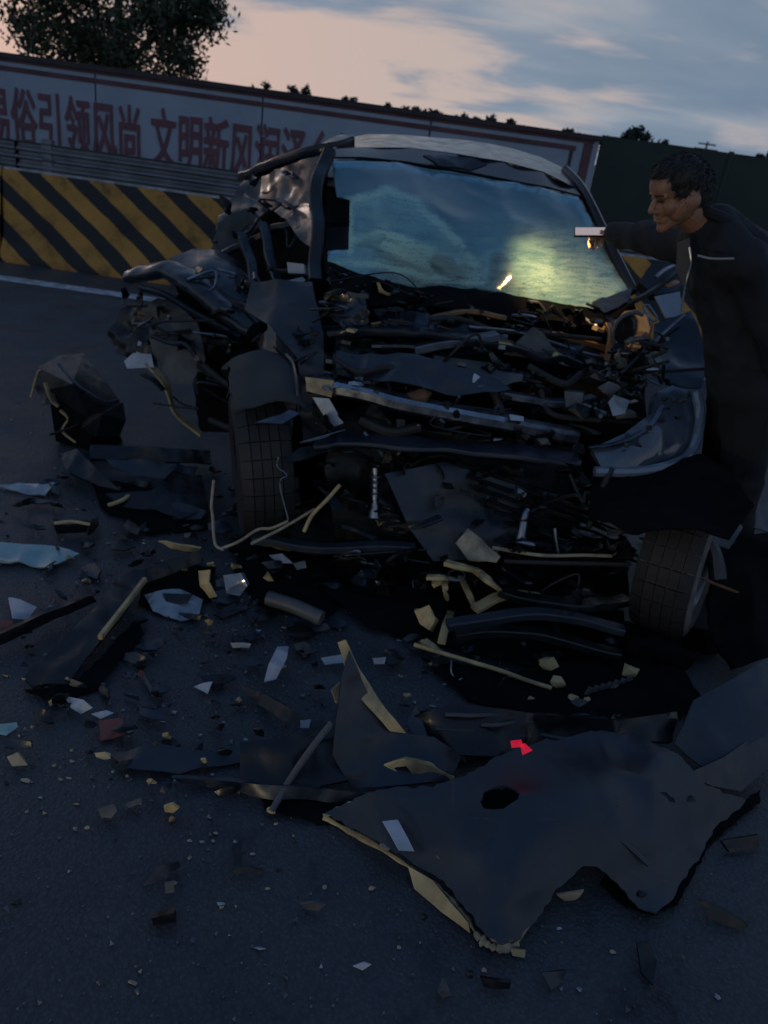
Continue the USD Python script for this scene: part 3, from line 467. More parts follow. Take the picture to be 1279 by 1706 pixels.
def seat(u):
    s = part(van, 'seat', [hull([W3(u + a, v, z) for a in (-.23, .23) for v, z in ((.95, .42), (1.45, .40), (.95, .56), (1.45, .56))]),
                           hull([W3(u + a, v, z) for a in (-.22, .22) for v, z in ((1.38, .56), (1.52, .56), (1.58, 1.12), (1.68, 1.10))])], 'seat')
    part(s, 'headrest', hull([W3(u + a * q, v, z) for a in (-.13, .13) for v, z, q in ((1.58, 1.16, .8), (1.66, 1.16, .8), (1.60, 1.28, 1), (1.70, 1.28, 1), (1.62, 1.36, .8), (1.70, 1.36, .8))]), 'seat')
seat(.45); seat(1.2)
part(van, 'dashboard', sheet([(560, 470, 3.75), (700, 492, 3.85), (860, 502, 4.05), (1010, 505, 4.3), (1000, 470, 4.6), (860, 455, 4.45), (700, 440, 4.2), (575, 425, 4.0)], .05, .02, 5, 3), 'black_plastic')
part(van, 'steering_wheel', tube([W3(.42 + .17 * math.cos(a), .55 - .06 * math.sin(a), 1.05 + .16 * math.sin(a)) for a in np.linspace(0, 6.28, 17)], .016, 8, 60), 'black_plastic')
part(van, 'trim_panel', sheet([(966, 420, 4.42), (990, 420, 4.42), (1001, 455, 4.34), (999, 488, 4.28), (962, 488, 4.28), (972, 455, 4.36)], .01, .004, 5, 6), 'airbag', label='pale curved trim panel behind the right corner of the windscreen')
# roof
hdr = [(548, 262, 4.16), (600, 262, 4.22), (680, 270, 4.30), (760, 284, 4.38), (840, 298, 4.46), (910, 311, 4.54), (966, 326, 4.60)]
top = [(1000, 378, 4.42), (984, 338, 4.62), (962, 306, 4.85), (938, 282, 5.05), (900, 262, 5.25), (840, 245, 5.35), (760, 232, 5.35), (680, 226, 5.25), (612, 224, 5.10), (588, 228, 4.95), (566, 240, 4.6)]
mid = [(590, 250, 4.24), (600, 246, 4.30), (680, 248, 4.40), (760, 258, 4.48), (840, 272, 4.58), (900, 288, 4.66), (680, 240, 4.72), (780, 246, 4.85), (860, 262, 4.92)]
midl = [(552, 250, 4.28), (600, 246, 4.40), (680, 247, 4.50), (760, 257, 4.59), (840, 271, 4.66), (905, 288, 4.70), (958, 314, 4.72)]
part(van, 'roof', sheet(midl + [(984, 350, 4.60)] + top[2:], .012, .006, 2.2, 21, step=10, ctrl=[(600, 236, 4.75), (680, 236, 4.85), (780, 244, 4.95), (860, 260, 5.0)], floor=False), 'paint', smooth=60)
part(van, 'roof_front', sheet(hdr + midl[::-1], .010, .004, 2.2, 22, step=8, floor=False), 'paint', smooth=60)
part(van, 'rear_roof', hull([P(x, y, Y) - np.array([0, 0, .03]) for x, y, Y in top[2:-1]] + [W3(u, v, z) for u, z in ((.30, 1.30), (.8, 1.40), (1.42, 1.40)) for v in (2.3,)] + [W3(.2, 1.0, 1.45), W3(1.4, 1.0, 1.5)]), 'paint', smooth=40)
part(van, 'roof_dent', sheet([(704, 261, 4.36), (740, 259, 4.43), (790, 266, 4.48), (810, 276, 4.46), (780, 284, 4.39), (730, 277, 4.33)], .01, .01, 9, 5, floor=False), 'black_plastic', label='black torn patch at the front edge of the roof')
part(van, 'roof_edge', tube(pline((588, 229, 4.9), (566, 240, 4.55), (549, 258, 4.2)), .012, 8), 'bright_metal')
# windscreen
scr = [(552, 268, 4.15), (600, 268, 4.21), (680, 275, 4.29), (760, 289, 4.37), (840, 303, 4.45), (910, 316, 4.53), (962, 328, 4.58), (1000, 398, 4.40), (1030, 450, 4.24), (1050, 488, 4.12), (1035, 506, 4.04), (985, 516, 3.96), (930, 506, 3.90), (860, 494, 3.80), (790, 482, 3.70), (735, 478, 3.63), (690, 482, 3.58), (640, 470, 3.53), (590, 452, 3.52), (545, 436, 3.52), (546, 420, 3.57), (580, 418, 3.64), (582, 335, 3.90), (560, 330, 3.93)]
V, F, Q = sheet(scr, .006, .012, 4.0, 8, step=6, ctrl=[(650, 330, 3.86), (690, 400, 3.62), (760, 420, 3.72), (640, 420, 3.60), (860, 400, 3.98), (930, 420, 4.10), (780, 345, 4.08)], floor=False, full=True)
def near_line(q, line, w):
    d = np.full(len(q), 1e9); L = np.asarray(line, float)
    for a, b in zip(L[:-1], L[1:]):
        t = np.clip(((q - a) @ (b - a)) / ((b - a) @ (b - a)), 0, 1); d = np.minimum(d, np.linalg.norm(q - a - t[:, None] * (b - a), axis=1))
    return np.exp(-(d / w) ** 2)
teal = shapely.Polygon([(580, 335), (640, 318), (690, 336), (755, 395), (790, 440), (800, 478), (740, 480), (690, 484), (600, 456), (545, 440), (580, 420)])
inside = shapely.contains_xy(teal.buffer(6), Q[:, 0], Q[:, 1]).astype(float)
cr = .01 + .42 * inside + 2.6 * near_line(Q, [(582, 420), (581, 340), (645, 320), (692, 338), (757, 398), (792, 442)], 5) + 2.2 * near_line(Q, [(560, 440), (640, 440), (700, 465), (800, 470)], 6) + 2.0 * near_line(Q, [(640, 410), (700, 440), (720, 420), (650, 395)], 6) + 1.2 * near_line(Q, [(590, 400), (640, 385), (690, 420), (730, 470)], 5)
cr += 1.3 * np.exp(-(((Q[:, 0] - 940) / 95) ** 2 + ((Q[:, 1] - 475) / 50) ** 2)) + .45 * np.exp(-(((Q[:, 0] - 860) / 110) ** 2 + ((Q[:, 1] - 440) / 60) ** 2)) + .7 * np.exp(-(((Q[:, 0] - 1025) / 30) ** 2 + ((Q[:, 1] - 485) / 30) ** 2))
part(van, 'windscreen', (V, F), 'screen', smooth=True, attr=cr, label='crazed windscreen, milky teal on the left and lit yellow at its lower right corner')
def pillar(pts, r, ry=None): return sweep(spline(pts, 20), circ(r, 10, ry), (.2, .3, 1))
part(van, 'right_pillar', pillar(pline((940, 284, 5.0), (966, 312, 4.75), (986, 348, 4.55), (1012, 404, 4.36), (1054, 488, 4.12)), .022, .03), 'paint')
part(van, 'left_pillar', bar(pline((548, 258, 4.14), (532, 300, 4.0), (527, 380, 3.75), (528, 470, 3.5)), .06, .04, dent=.02, seed=3), 'black_plastic')
part(van, 'left_roof_rail', bar(pline((580, 236, 4.55), (540, 246, 4.42), (480, 268, 4.62), (430, 287, 4.95), (408, 296, 5.15)), .09, .05, dent=.012, seed=1), 'paint')
# crushed left flank
part(van, 'torn_panel', sheet([(540, 262, 4.12), (490, 275, 4.35), (440, 296, 4.7), (436, 330, 4.6), (470, 352, 4.3), (500, 345, 4.15), (530, 330, 4.0)], .004, .03, 4.2, 31, step=5), 'paint_dusty', smooth=50)
part(van, 'torn_panel', sheet([(440, 296, 4.75), (412, 302, 4.9), (398, 325, 4.8), (372, 352, 4.75), (362, 385, 4.6), (372, 412, 4.5), (420, 392, 4.4), (450, 350, 4.45)], .004, .035, 4.5, 32, step=6), 'paint', smooth=50)
part(van, 'torn_panel', sheet([(450, 350, 4.4), (500, 345, 4.2), (528, 345, 3.95), (526, 420, 3.75), (500, 400, 3.85), (480, 370, 4.1)], .004, .028, 5, 33, step=6), 'paint_dusty', smooth=50)
part(van, 'inner_panel', sheet([(420, 300, 5.0), (545, 262, 4.35), (540, 480, 3.85), (450, 520, 4.1), (380, 440, 4.75)], .02, .04, 4, 34), 'matte_black')
part(van, 'cloth_panel', sheet([(362, 372, 4.55), (420, 345, 4.5), (440, 372, 4.4), (410, 398, 4.4), (372, 428, 4.42), (352, 420, 4.5)], .006, .03, 7, 35, step=6), 'jacket_grey')
for a in [((400, 392, 4.3), (418, 440, 4.15), (425, 480, 4.0)), ((438, 372, 4.3), (450, 430, 4.1), (465, 492, 3.85)), ((420, 400, 4.35), (455, 385, 4.3), (500, 372, 4.1)), ((365, 420, 4.4), (420, 405, 4.3))]:
    part(van, 'door_frame', bar(pline(*a), .05, .03, dent=.02, seed=len(a)), 'paint_dusty')
part(van, 'label_box', sheet([(478, 437, 3.72), (506, 440, 3.70), (508, 456, 3.68), (480, 455, 3.70)], .03, .004, 9, 36, step=5), 'white_plastic', label='small pale box inside the crushed left side')
part(van, 'bracket', sheet([(468, 470, 3.66), (505, 462, 3.62), (510, 468, 3.6), (495, 478, 3.6), (470, 480, 3.64)], .02, .006, 9, 37, step=5), 'metal')
part(van, 'seat_back', sheet([(540, 380, 4.3), (584, 376, 4.3), (588, 424, 4.2), (545, 420, 4.2)], .08, .01, 5, 38, step=8), 'seat')
# bulkhead and what is left of the engine bay
part(van, 'bulkhead', sheet([(520, 450, 3.62), (640, 480, 3.64), (790, 492, 3.78), (930, 512, 3.98), (1052, 500, 4.16), (1075, 640, 3.85), (1060, 860, 3.55), (500, 860, 3.2), (490, 600, 3.4)], .02, .05, 4, 41), 'matte_black')
part(van, 'cowl', sheet([(545, 450, 3.50), (640, 474, 3.52), (690, 486, 3.56), (760, 484, 3.64), (880, 500, 3.80), (985, 520, 3.94), (1045, 498, 4.06), (1052, 508, 4.02), (1010, 545, 3.86), (900, 540, 3.66), (780, 520, 3.5), (650, 510, 3.36), (550, 490, 3.34)], .006, .03, 6, 42), 'matte_black')
part(van, 'cowl_flap', sheet([(985, 506, 3.98), (1052, 480, 4.1), (1047, 505, 4.0), (1005, 524, 3.9)], .005, .02, 9, 43), 'shell_plastic')
cow = [((840, 545, 3.62), (930, 560, 3.72), (1015, 582, 3.80), .035, .03), ((870, 566, 3.56), (950, 580, 3.66), (1040, 604, 3.74), .03, .022), ((700, 532, 3.36), (760, 520, 3.46), (840, 530, 3.58), .03, .02)]
for a, b, c, w, h in cow: part(van, 'cross_member', bar(pline(a, b, c), w, h, dent=.012, seed=int(a[0])), 'warm_lit_amber')  # warm lamplight on these bars is put into their colour
part(van, 'wiper', tube(pline((716, 532, 3.3), (770, 533, 3.4), (830, 552, 3.45), (900, 556, 3.55), (1000, 566, 3.66)), .011, 8), 'rubber')
part(van, 'wiper', tube(pline((780, 545, 3.38), (870, 556, 3.5), (980, 590, 3.58), (1030, 600, 3.64)), .008, 8), 'bright_metal')
part(van, 'triangle_plate', sheet([(838, 590, 3.34), (888, 545, 3.44), (905, 556, 3.46), (936, 604, 3.42), (880, 596, 3.36)], .006, .006, 6, 44), 'grey_plastic')
part(van, 'bonnet_strip', bar(pline((690, 582, 3.2), (750, 572, 3.24), (826, 562, 3.3)), .06, .035, dent=.01, seed=2), 'metal')
part(van, 'bonnet_strip', bar(pline((618, 574, 3.18), (680, 576, 3.2), (705, 580, 3.2)), .03, .012, dent=.008, seed=5), 'metal')
part(van, 'bonnet_piece', sheet([(560, 500, 3.36), (605, 492, 3.4), (612, 545, 3.3), (575, 560, 3.25), (552, 535, 3.28)], .004, .05, 9, 45, step=5), 'paint_dusty')
part(van, 'bonnet_piece', sheet([(620, 520, 3.34), (720, 530, 3.4), (840, 560, 3.5), (840, 592, 3.36), (740, 600, 3.24), (640, 570, 3.22)], .004, .05, 6, 46, step=8), 'paint')
part(van, 'bonnet_piece', sheet([(930, 570, 3.6), (1030, 605, 3.66), (1040, 640, 3.55), (960, 630, 3.45), (900, 600, 3.45)], .004, .04, 7, 47, step=8), 'paint')
part(van, 'fuse_box', hull(pline((722, 592, 3.22), (826, 606, 3.3), (830, 634, 3.22), (722, 622, 3.16), (722, 588, 3.42), (826, 600, 3.5))), 'foam')
part(van, 'fuse_box_lid', sheet([(655, 606, 3.16), (720, 616, 3.12), (800, 648, 3.06), (868, 638, 3.16), (870, 630, 3.2), (830, 622, 3.26), (780, 614, 3.24), (720, 600, 3.22)], .006, .02, 8, 48, step=6), 'foam')
part(van, 'label_sticker', sheet([(752, 622, 3.12), (775, 614, 3.14), (800, 628, 3.1), (790, 638, 3.07), (765, 636, 3.08)], .003, .004, 9, 49, step=5), 'paper')
# front cross beam
beam = part(van, 'front_beam', bar(pline((515, 641, 3.02), (580, 650, 3.0), (660, 668, 2.99), (770, 690, 3.0), (860, 708, 3.04), (956, 726, 3.12)), .09, .058, 30, dent=.006, seed=2, c=.25), 'bright_metal', label='bare metal front cross beam bent back at its left end')
part(beam, 'mounting_plate', hull(pline((508, 628, 2.96), (556, 634, 2.95), (552, 662, 2.92), (512, 652, 2.93), (508, 628, 3.06), (556, 634, 3.05), (552, 662, 3.02))), 'tan_plastic')
for px, py, Y in ((744, 676, 2.97), (758, 690, 2.96), (860, 700, 3.0), (628, 655, 2.97)): part(beam, 'bolt', chunk(P(px, py, Y), .022, int(px), (1.2, 1, 1)), 'dark_metal')
part(beam, 'clip', hull(pline((848, 690, 2.98), (872, 694, 2.98), (872, 702, 2.97), (850, 700, 2.97), (850, 690, 3.05), (872, 695, 3.05))), 'bright_metal')
for i, (x, y, Y, s) in enumerate([(592, 640, 2.94, .022), (560, 642, 2.93, .02), (545, 646, 2.92, .018), (600, 632, 2.96, .018), (700, 708, 2.96, .012), (830, 732, 2.98, .018), (735, 700, 2.96, .016)]): part(van, 'connector', chunk(P(x, y, Y), s, i + 3, (1.6, 1, .7)), 'bright_metal')
part(van, 'upper_beam', bar(pline((832, 655, 3.18), (880, 664, 3.18), (930, 672, 3.2), (990, 664, 3.26)), .05, .03, dent=.006, seed=4), 'metal')
part(van, 'crash_can', hull(pline((520, 662, 3.0), (548, 664, 3.0), (572, 705, 2.98), (552, 712, 2.97), (520, 690, 3.02), (530, 662, 3.1), (570, 706, 3.05))), 'bright_metal')
part(van, 'bumper_edge', sheet([(466, 770, 2.86), (500, 748, 2.9), (560, 738, 2.95), (660, 726, 3.02), (668, 732, 3.0), (640, 742, 2.95), (560, 748, 2.88), (500, 768, 2.84)], .006, .01, 7, 51, step=6), 'shell_plastic')
part(van, 'radiator', sheet([(560, 690, 3.1), (960, 745, 3.22), (980, 850, 3.1), (940, 910, 3.0), (560, 900, 2.95), (540, 780, 3.0)], .04, .025, 5, 52), 'dark_metal')
part(van, 'radiator_support', bar(pline((665, 700, 3.02), (660, 760, 2.98), (664, 850, 2.92)), .04, .03, dent=.02, seed=9), 'black_plastic')
part(van, 'lower_grille', sheet([(640, 790, 2.85), (740, 770, 2.92), (850, 800, 2.95), (880, 870, 2.86), (820, 930, 2.76), (720, 935, 2.72), (680, 880, 2.76)], .006, .03, 5, 53), 'shell_plastic')
for k in range(6):
    part(van, 'grille_slat', bar(pline((760 + 16 * k, 770 + 20 * k, 2.9 - .02 * k), (880 + 20 * k, 812 + 20 * k, 2.92 - .02 * k), (1020 + 10 * k, 868 + 14 * k, 2.9)), .02, .012, dent=.012, seed=k), 'dark_metal')
part(van, 'duct_tip', sheet([(758, 905, 2.68), (780, 880, 2.72), (832, 928, 2.68), (826, 938, 2.66), (780, 932, 2.64)], .012, .015, 14, 54, step=5), 'torn_plastic')
part(van, 'shock_absorber', [tube(pline((626, 780, 2.93), (624, 862, 2.86)), .018, 12), tube(pline((624, 840, 2.88), (624, 864, 2.85)), .027, 12)], 'bright_metal')
for k in range(5): part(van, 'spring_coil', tube([P(625, 796 + 9 * k, 2.9) + .024 * np.array([math.cos(a), math.sin(a), .1 * a]) for a in np.linspace(0, 6.2, 9)], .004, 6, 18), 'metal')
part(van, 'sensor_can', [tube(pline((866, 905, 2.72), (874, 862, 2.76), (879, 848, 2.78)), .022, 12, scale=np.linspace(1, .5, 15)), tube(pline((860, 902, 2.7), (890, 908, 2.7)), .012, 8)], 'bright_metal')
part(van, 'pipe', tube(pline((924, 880, 2.74), (926, 900, 2.72), (930, 922, 2.7)), .008, 8), 'metal')
part(van, 'lower_bar', bar(pline((424, 900, 2.72), (520, 912, 2.68), (600, 912, 2.68), (692, 912, 2.7)), .05, .03, dent=.01, seed=7), 'shell_plastic')
part(van, 'lower_hose', tube(pline((820, 912, 2.66), (900, 925, 2.64), (980, 925, 2.66), (1056, 928, 2.66)), .007, 8), 'torn_plastic')
part(van, 'lower_hose', tube(pline((840, 935, 2.6), (930, 938, 2.6), (1050, 940, 2.62)), .009, 8), 'rubber')
part(van, 'strut', tube(pline((506, 886, 2.72), (520, 858, 2.75), (545, 832, 2.78), (566, 808, 2.82)), .008, 8), 'tan_plastic')
part(van, 'strut', tube(pline((418, 906, 2.64), (470, 880, 2.72), (524, 848, 2.78)), .006, 8), 'torn_plastic')
part(van, 'engine_cover', sheet([(560, 560, 3.3), (700, 590, 3.3), (690, 640, 3.2), (600, 640, 3.15), (552, 610, 3.2)], .01, .04, 6, 55), 'black_plastic')
part(van, 'engine_block', [chunk(P(640, 745, 3.2), .26, 3, (1.3, 1, 1)), chunk(P(860, 770, 3.35), .28, 9, (1.4, 1, .9))], 'dark_metal', smooth=False)
for i, p in enumerate([((560, 600, 3.1), (600, 620, 3.02), (650, 612, 3.05), (690, 640, 3.0)), ((880, 610, 3.3), (940, 640, 3.25), (980, 620, 3.3), (1040, 650, 3.3)), ((600, 700, 2.98), (650, 720, 2.95), (700, 712, 2.98)), ((900, 650, 3.2), (920, 690, 3.15), (1000, 700, 3.12)), ((820, 650, 3.12), (845, 700, 3.05), (880, 730, 3.02)), ((640, 540, 3.34), (720, 552, 3.38), (760, 580, 3.3), (700, 610, 3.2)), ((980, 880, 2.8), (1000, 820, 2.85), (1020, 780, 2.9))]):
    part(van, 'hose', tube(pline(*p), .012 + .004 * (i % 3), 8), 'rubber')
for i, (x, y, Y, s, m) in enumerate([(905, 735, 3.0, .03, 'grey_plastic'), (965, 748, 3.0, .035, 'dark_metal'), (1015, 650, 3.1, .05, 'grey_plastic'), (990, 630, 3.2, .05, 'dark_metal'), (1040, 690, 3.1, .05, 'grey_plastic'), (960, 690, 3.1, .06, 'dark_metal'), (1075, 600, 3.4, .06, 'black_plastic'), (700, 660, 3.0, .05, 'rust'), (585, 690, 3.0, .05, 'dark_metal'), (1085, 575, 3.5, .05, 'dark_metal'), (620, 590, 3.2, .06, 'dark_metal')]):
    part(van, 'broken_mount', chunk(P(x, y, Y), s, i + 50, (1.3, 1, .8)), m, smooth=False)
part(van, 'clear_cover', sheet([(1012, 672, 3.08), (1022, 658, 3.1), (1048, 668, 3.1), (1040, 690, 3.04), (1020, 694, 3.04)], .004, .01, 9, 56, step=5), 'clear_bits')
# right headlamp, lens and modules
hl = part(van, 'headlamp', sheet([(984, 748, 2.98), (1040, 722, 3.02), (1082, 690, 3.1), (1096, 652, 3.2), (1120, 642, 3.26), (1150, 652, 3.26), (1164, 690, 3.2), (1162, 738, 3.12), (1146, 762, 3.06), (1090, 776, 2.98), (1000, 782, 2.92)], .05, .014, 7, 61, ctrl=[(1100, 720, 3.04), (1050, 752, 2.95), (1130, 690, 3.13)]), 'lamp_lens', label='torn off clear headlamp still hanging at the right front corner')
part(hl, 'lamp_rim', tube(pline((990, 786, 2.90), (1060, 786, 2.92), (1120, 774, 2.97), (1152, 752, 3.03), (1166, 700, 3.14), (1160, 655, 3.22)), .022, 8), 'lens')
part(hl, 'lamp_edge', bar(pline((980, 746, 2.96), (1030, 738, 2.97), (1080, 712, 3.03), (1104, 676, 3.1)), .02, .012), 'metal')
for i, (x, y) in enumerate([(1062, 742), (1044, 742), (1086, 730), (1098, 716), (1080, 712), (1102, 700), (1116, 712), (1128, 694), (1110, 680), (1122, 666), (1138, 668), (1146, 660), (1132, 722), (1106, 664)]):
    part(hl, 'lamp_module', chunk(P(x, y, 2.853 + .0020 * (x - 1000)), .016, i + 90, (1.4, .6, .8)), 'black_plastic', smooth=False)
part(hl, 'marker_light', chunk(P(1138, 774, 2.96), .012, 7, (1.8, 1, .6)), 'warm_lit_amber')
# housing with warm lamplight put into its colour, under the right end of the cowl, open towards the camera
hs = part(van, 'lamp_housing', sweep(pline((1050, 552, 3.62), (1062, 546, 3.82)), circ(.10, 10, .085)[:, ::-1] * (1, 1), scale=[1, .85]), 'warm_lit_amber', label='round empty lamp housing beside the right end of the cowl')
part(hs, 'opening', sweep(pline((1038, 548, 3.60), (1042, 547, 3.615)), circ(.052, 10, .07)), 'black_plastic')
part(hs, 'rim', tube([P(1050, 552, 3.6) + .098 * math.cos(a) * E1 + np.array([0, 0, .084 * math.sin(a)]) for a in np.linspace(0, 6.283, 17)], .009, 6, 50), 'grey_plastic')
part(hs, 'bracket', bar(pline((1010, 600, 3.6), (1018, 560, 3.62), (1012, 540, 3.68)), .03, .02), 'warm_lit_amber')
part(hs, 'stub', tube(pline((1030, 582, 3.6), (1036, 612, 3.58)), .025, 8), 'torn_plastic')
# right door mirror and stays
mr = part(van, 'door_mirror', sheet([(1064, 470, 4.1), (1085, 440, 4.2), (1126, 436, 4.25), (1140, 470, 4.2), (1126, 486, 4.12), (1090, 492, 4.06)], .05, .006, 5, 62), 'paint')
part(mr, 'mirror_glass', sheet([(1090, 494, 4.0), (1132, 486, 4.08), (1136, 526, 4.0), (1108, 530, 3.95)], .006, .002, 5, 63), 'lens')
part(mr, 'mirror_trim', tube(pline((1092, 462, 4.05), (1110, 448, 4.1), (1130, 440, 4.16)), .009, 8), 'bright_metal')
part(mr, 'turn_light', bar(pline((1108, 476, 4.02), (1128, 470, 4.06)), .03, .014), 'warm_lit_amber')
part(van, 'bonnet_hinge', bar(pline((1044, 508, 4.0), (1084, 486, 4.02), (1128, 456, 4.06)), .03, .02, dent=.005), 'black_plastic')
part(van, 'gas_strut', tube(pline((1034, 622, 3.5), (1086, 572, 3.62), (1140, 524, 3.75)), .007, 8), 'metal')
part(van, 'clip_frame', tube(pline((1080, 508, 3.74), (1094, 530, 3.7), (1086, 534, 3.7), (1072, 512, 3.74), (1080, 508, 3.74)), .005, 6), 'bright_metal')
part(van, 'right_wing', sheet([(1090, 540, 3.75), (1150, 520, 3.85), (1180, 600, 3.6), (1165, 650, 3.4), (1110, 640, 3.35), (1086, 600, 3.5)], .006, .02, 5, 64), 'paint')
part(van, 'wing_lower', sheet([(990, 785, 3.0), (1100, 780, 3.0), (1165, 764, 2.95), (1215, 790, 2.8), (1255, 850, 2.5), (1215, 905, 2.36), (1160, 890, 2.40), (1060, 886, 2.42), (980, 870, 2.7)], .008, .03, 5, 65), 'matte_black')
# front wheel: carcass with separate tread blocks
wc = np.array([1.22, 2.80, .33]); wa = np.array([.87, -.49, .07]); wa /= np.linalg.norm(wa)
def wheel_frame():
    u = np.array([0, 0, 1.0]) - wa * wa[2]; u /= np.linalg.norm(u); return u, np.cross(wa, u)
wu, wv = wheel_frame()
def revolve(prof_, n=48):
    V, F = [], []; k = len(prof_)
    for i in range(n):
        a = 2 * math.pi * i / n; d = math.cos(a) * wu + math.sin(a) * wv
        V += [wc + wa * x + d * r for x, r in prof_]
    for i in range(n):
        for j in range(k - 1):
            a, b = i * k + j, ((i + 1) % n) * k + j; F += [(a, a + 1, b + 1), (a, b + 1, b)]
    return np.array(V), np.array(F)
wh = part(van, 'front_wheel', revolve([(-.10, .215), (-.115, .25), (-.112, .29), (-.095, .318), (.095, .318), (.112, .29), (.115, .25), (.10, .215)]), 'tyre_wall', smooth=50)
tb = []
for i in range(28):
    a0, a1 = 2 * math.pi * (i + .03) / 28, 2 * math.pi * (i + .97) / 28
    for x0, x1 in ((-.106, -.062), (-.058, -.022), (-.018, .018), (.022, .058), (.062, .106)):
        pts = []
        for a in (a0, (a0 + a1) / 2, a1):
            d = math.cos(a) * wu + math.sin(a) * wv
            pts += [wc + wa * x + d * r for x in (x0, x1) for r in (.312, .333 - .016 * (abs(x) > .09))]
        tb.append(hull(pts))
part(wh, 'tread', tb, 'rubber', smooth=False)
part(wh, 'rim', revolve([(.05, .0), (.055, .05), (.03, .07), (.04, .17), (.085, .2), (.10, .216), (.09, .22), (-.09, .22), (-.05, .1), (-.05, 0)]), 'metal')
for k in range(5):
    d = math.cos(k * 1.2566) * wu + math.sin(k * 1.2566) * wv; part(wh, 'spoke', bar([wc + wa * .06 + d * .04, wc + wa * .075 + d * .2], .05, .02, up=wa), 'metal')
part(van, 'wheel_arch_liner', tube(pline((1146, 874, 2.75), (1172, 890, 2.66), (1192, 930, 2.6), (1198, 966, 2.55)), .028, 8), 'shell_plastic')
part(van, 'suspension_arm', bar(pline((1046, 900, 2.9), (960, 950, 2.9), (860, 960, 2.9)), .06, .04), 'dark_metal')
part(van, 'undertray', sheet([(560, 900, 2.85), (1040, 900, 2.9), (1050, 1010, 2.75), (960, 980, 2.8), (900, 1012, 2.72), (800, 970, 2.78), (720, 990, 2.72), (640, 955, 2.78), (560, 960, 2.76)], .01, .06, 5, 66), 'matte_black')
part(van, 'rear_axle', bar([W3(.1, 2.0, .3), W3(1.5, 2.0, .3)], .12, .12), 'dark_metal')
for u in (.1, 1.5):
    wc = W3(u, 2.0, .33); wa = E1.copy(); wu, wv = np.array([0, 0, 1.0]), np.cross(wa, [0, 0, 1.0])
    part(van, 'rear_wheel', revolve([(-.1, .0), (-.10, .215), (-.115, .25), (-.112, .29), (-.095, .33), (.095, .33), (.112, .29), (.115, .25), (.10, .215), (.1, 0)]), 'tyre_rubber')
# left corner: the wing folded outwards
part(van, 'left_wing', sheet([(283, 433, 4.15), (320, 417, 4.25), (365, 416, 4.3), (400, 438, 4.2), (420, 470, 4.05), (428, 505, 3.9), (390, 500, 3.85), (345, 470, 3.95), (312, 448, 4.05)], .006, .010, 5, 71, step=6, ctrl=[(350, 440, 4.02), (385, 465, 3.95)]), 'paint_dusty', smooth=60)
part(van, 'left_wing_edge', dented(sweep(spline(pline((222, 462, 4.1), (275, 452, 3.98), (325, 478, 3.86), (370, 515, 3.76), (425, 552, 3.66)), 44), circ(.075, 18, .045), (.3, -.3, 1)), .012, 7, 3), 'paint_dusty', smooth=40)
part(van, 'left_wing_lip', tube(pline((235, 480, 4.0), (275, 492, 3.9), (330, 525, 3.8), (402, 562, 3.68)), .018, 8), 'paint')
part(van, 'wing_inner', sheet([(238, 515, 4.0), (262, 496, 4.02), (300, 505, 4.0), (330, 540, 3.9), (346, 600, 3.8), (325, 640, 3.78), (292, 642, 3.82), (262, 600, 3.92)], .006, .025, 6, 72, holes=[[(266, 535), (288, 532), (292, 552), (272, 556)]]), 'grey_plastic')
part(van, 'wing_rib', tube(pline((252, 560, 3.86), (285, 572, 3.8), (310, 575, 3.76), (338, 610, 3.7)), .012, 8), 'shell_plastic')
part(van, 'inner_arch', sheet([(300, 470, 4.2), (430, 540, 3.9), (430, 720, 3.6), (340, 720, 3.9), (320, 600, 4.05)], .01, .04, 5, 73), 'matte_black')
part(van, 'white_bracket', [hull(pline((206, 602, 3.9), (222, 588, 3.92), (252, 590, 3.9), (256, 612, 3.85), (212, 614, 3.86), (230, 596, 4.0))), hull(pline((226, 592, 3.92), (233, 590, 3.92), (236, 570, 3.95), (230, 568, 3.95), (231, 580, 4.0)))], 'white_plastic', smooth=False)
part(van, 'broken_lamp', sheet([(184, 560, 4.05), (205, 515, 4.1), (240, 490, 4.1), (248, 560, 3.98), (262, 610, 3.9), (225, 600, 3.95), (200, 590, 4.0)], .02, .04, 8, 74), 'black_plastic')
part(van, 'arch_trim', bar(pline((245, 605, 3.88), (275, 640, 3.84), (290, 685, 3.84), (335, 724, 3.82)), .05, .012, dent=.006, seed=3), 'tan_plastic')
# left front wheel pushed back into the sill, with its felt arch liner
LW = G(418, 900) + np.array([.0, .12, .33])
wc = LW; wa = unit_(np.array([.93, .30, .10])); wu, wv = wheel_frame()
lw_ = part(van, 'front_wheel', revolve([(-.10, .215), (-.115, .25), (-.112, .29), (-.095, .318), (.095, .318), (.112, .29), (.115, .25), (.10, .215)]), 'tyre_rubber', smooth=50)
tb = []
for i in range(28):
    a0, a1 = 2 * math.pi * (i + .03) / 28, 2 * math.pi * (i + .97) / 28
    for x0, x1 in ((-.106, -.062), (-.058, -.022), (-.018, .018), (.022, .058), (.062, .106)):
        tb.append(hull([wc + wa * x + (math.cos(a) * wu + math.sin(a) * wv) * r for a in (a0, (a0 + a1) / 2, a1) for x in (x0, x1) for r in (.312, .333 - .016 * (abs(x) > .09))]))
part(lw_, 'tread', tb, 'rubber', smooth=False)
part(lw_, 'rim', revolve([(-.05, .0), (-.055, .05), (-.03, .07), (-.04, .17), (-.085, .2), (-.10, .216), (-.09, .22), (.09, .22), (.05, .1), (.05, 0)]), 'dark_metal')
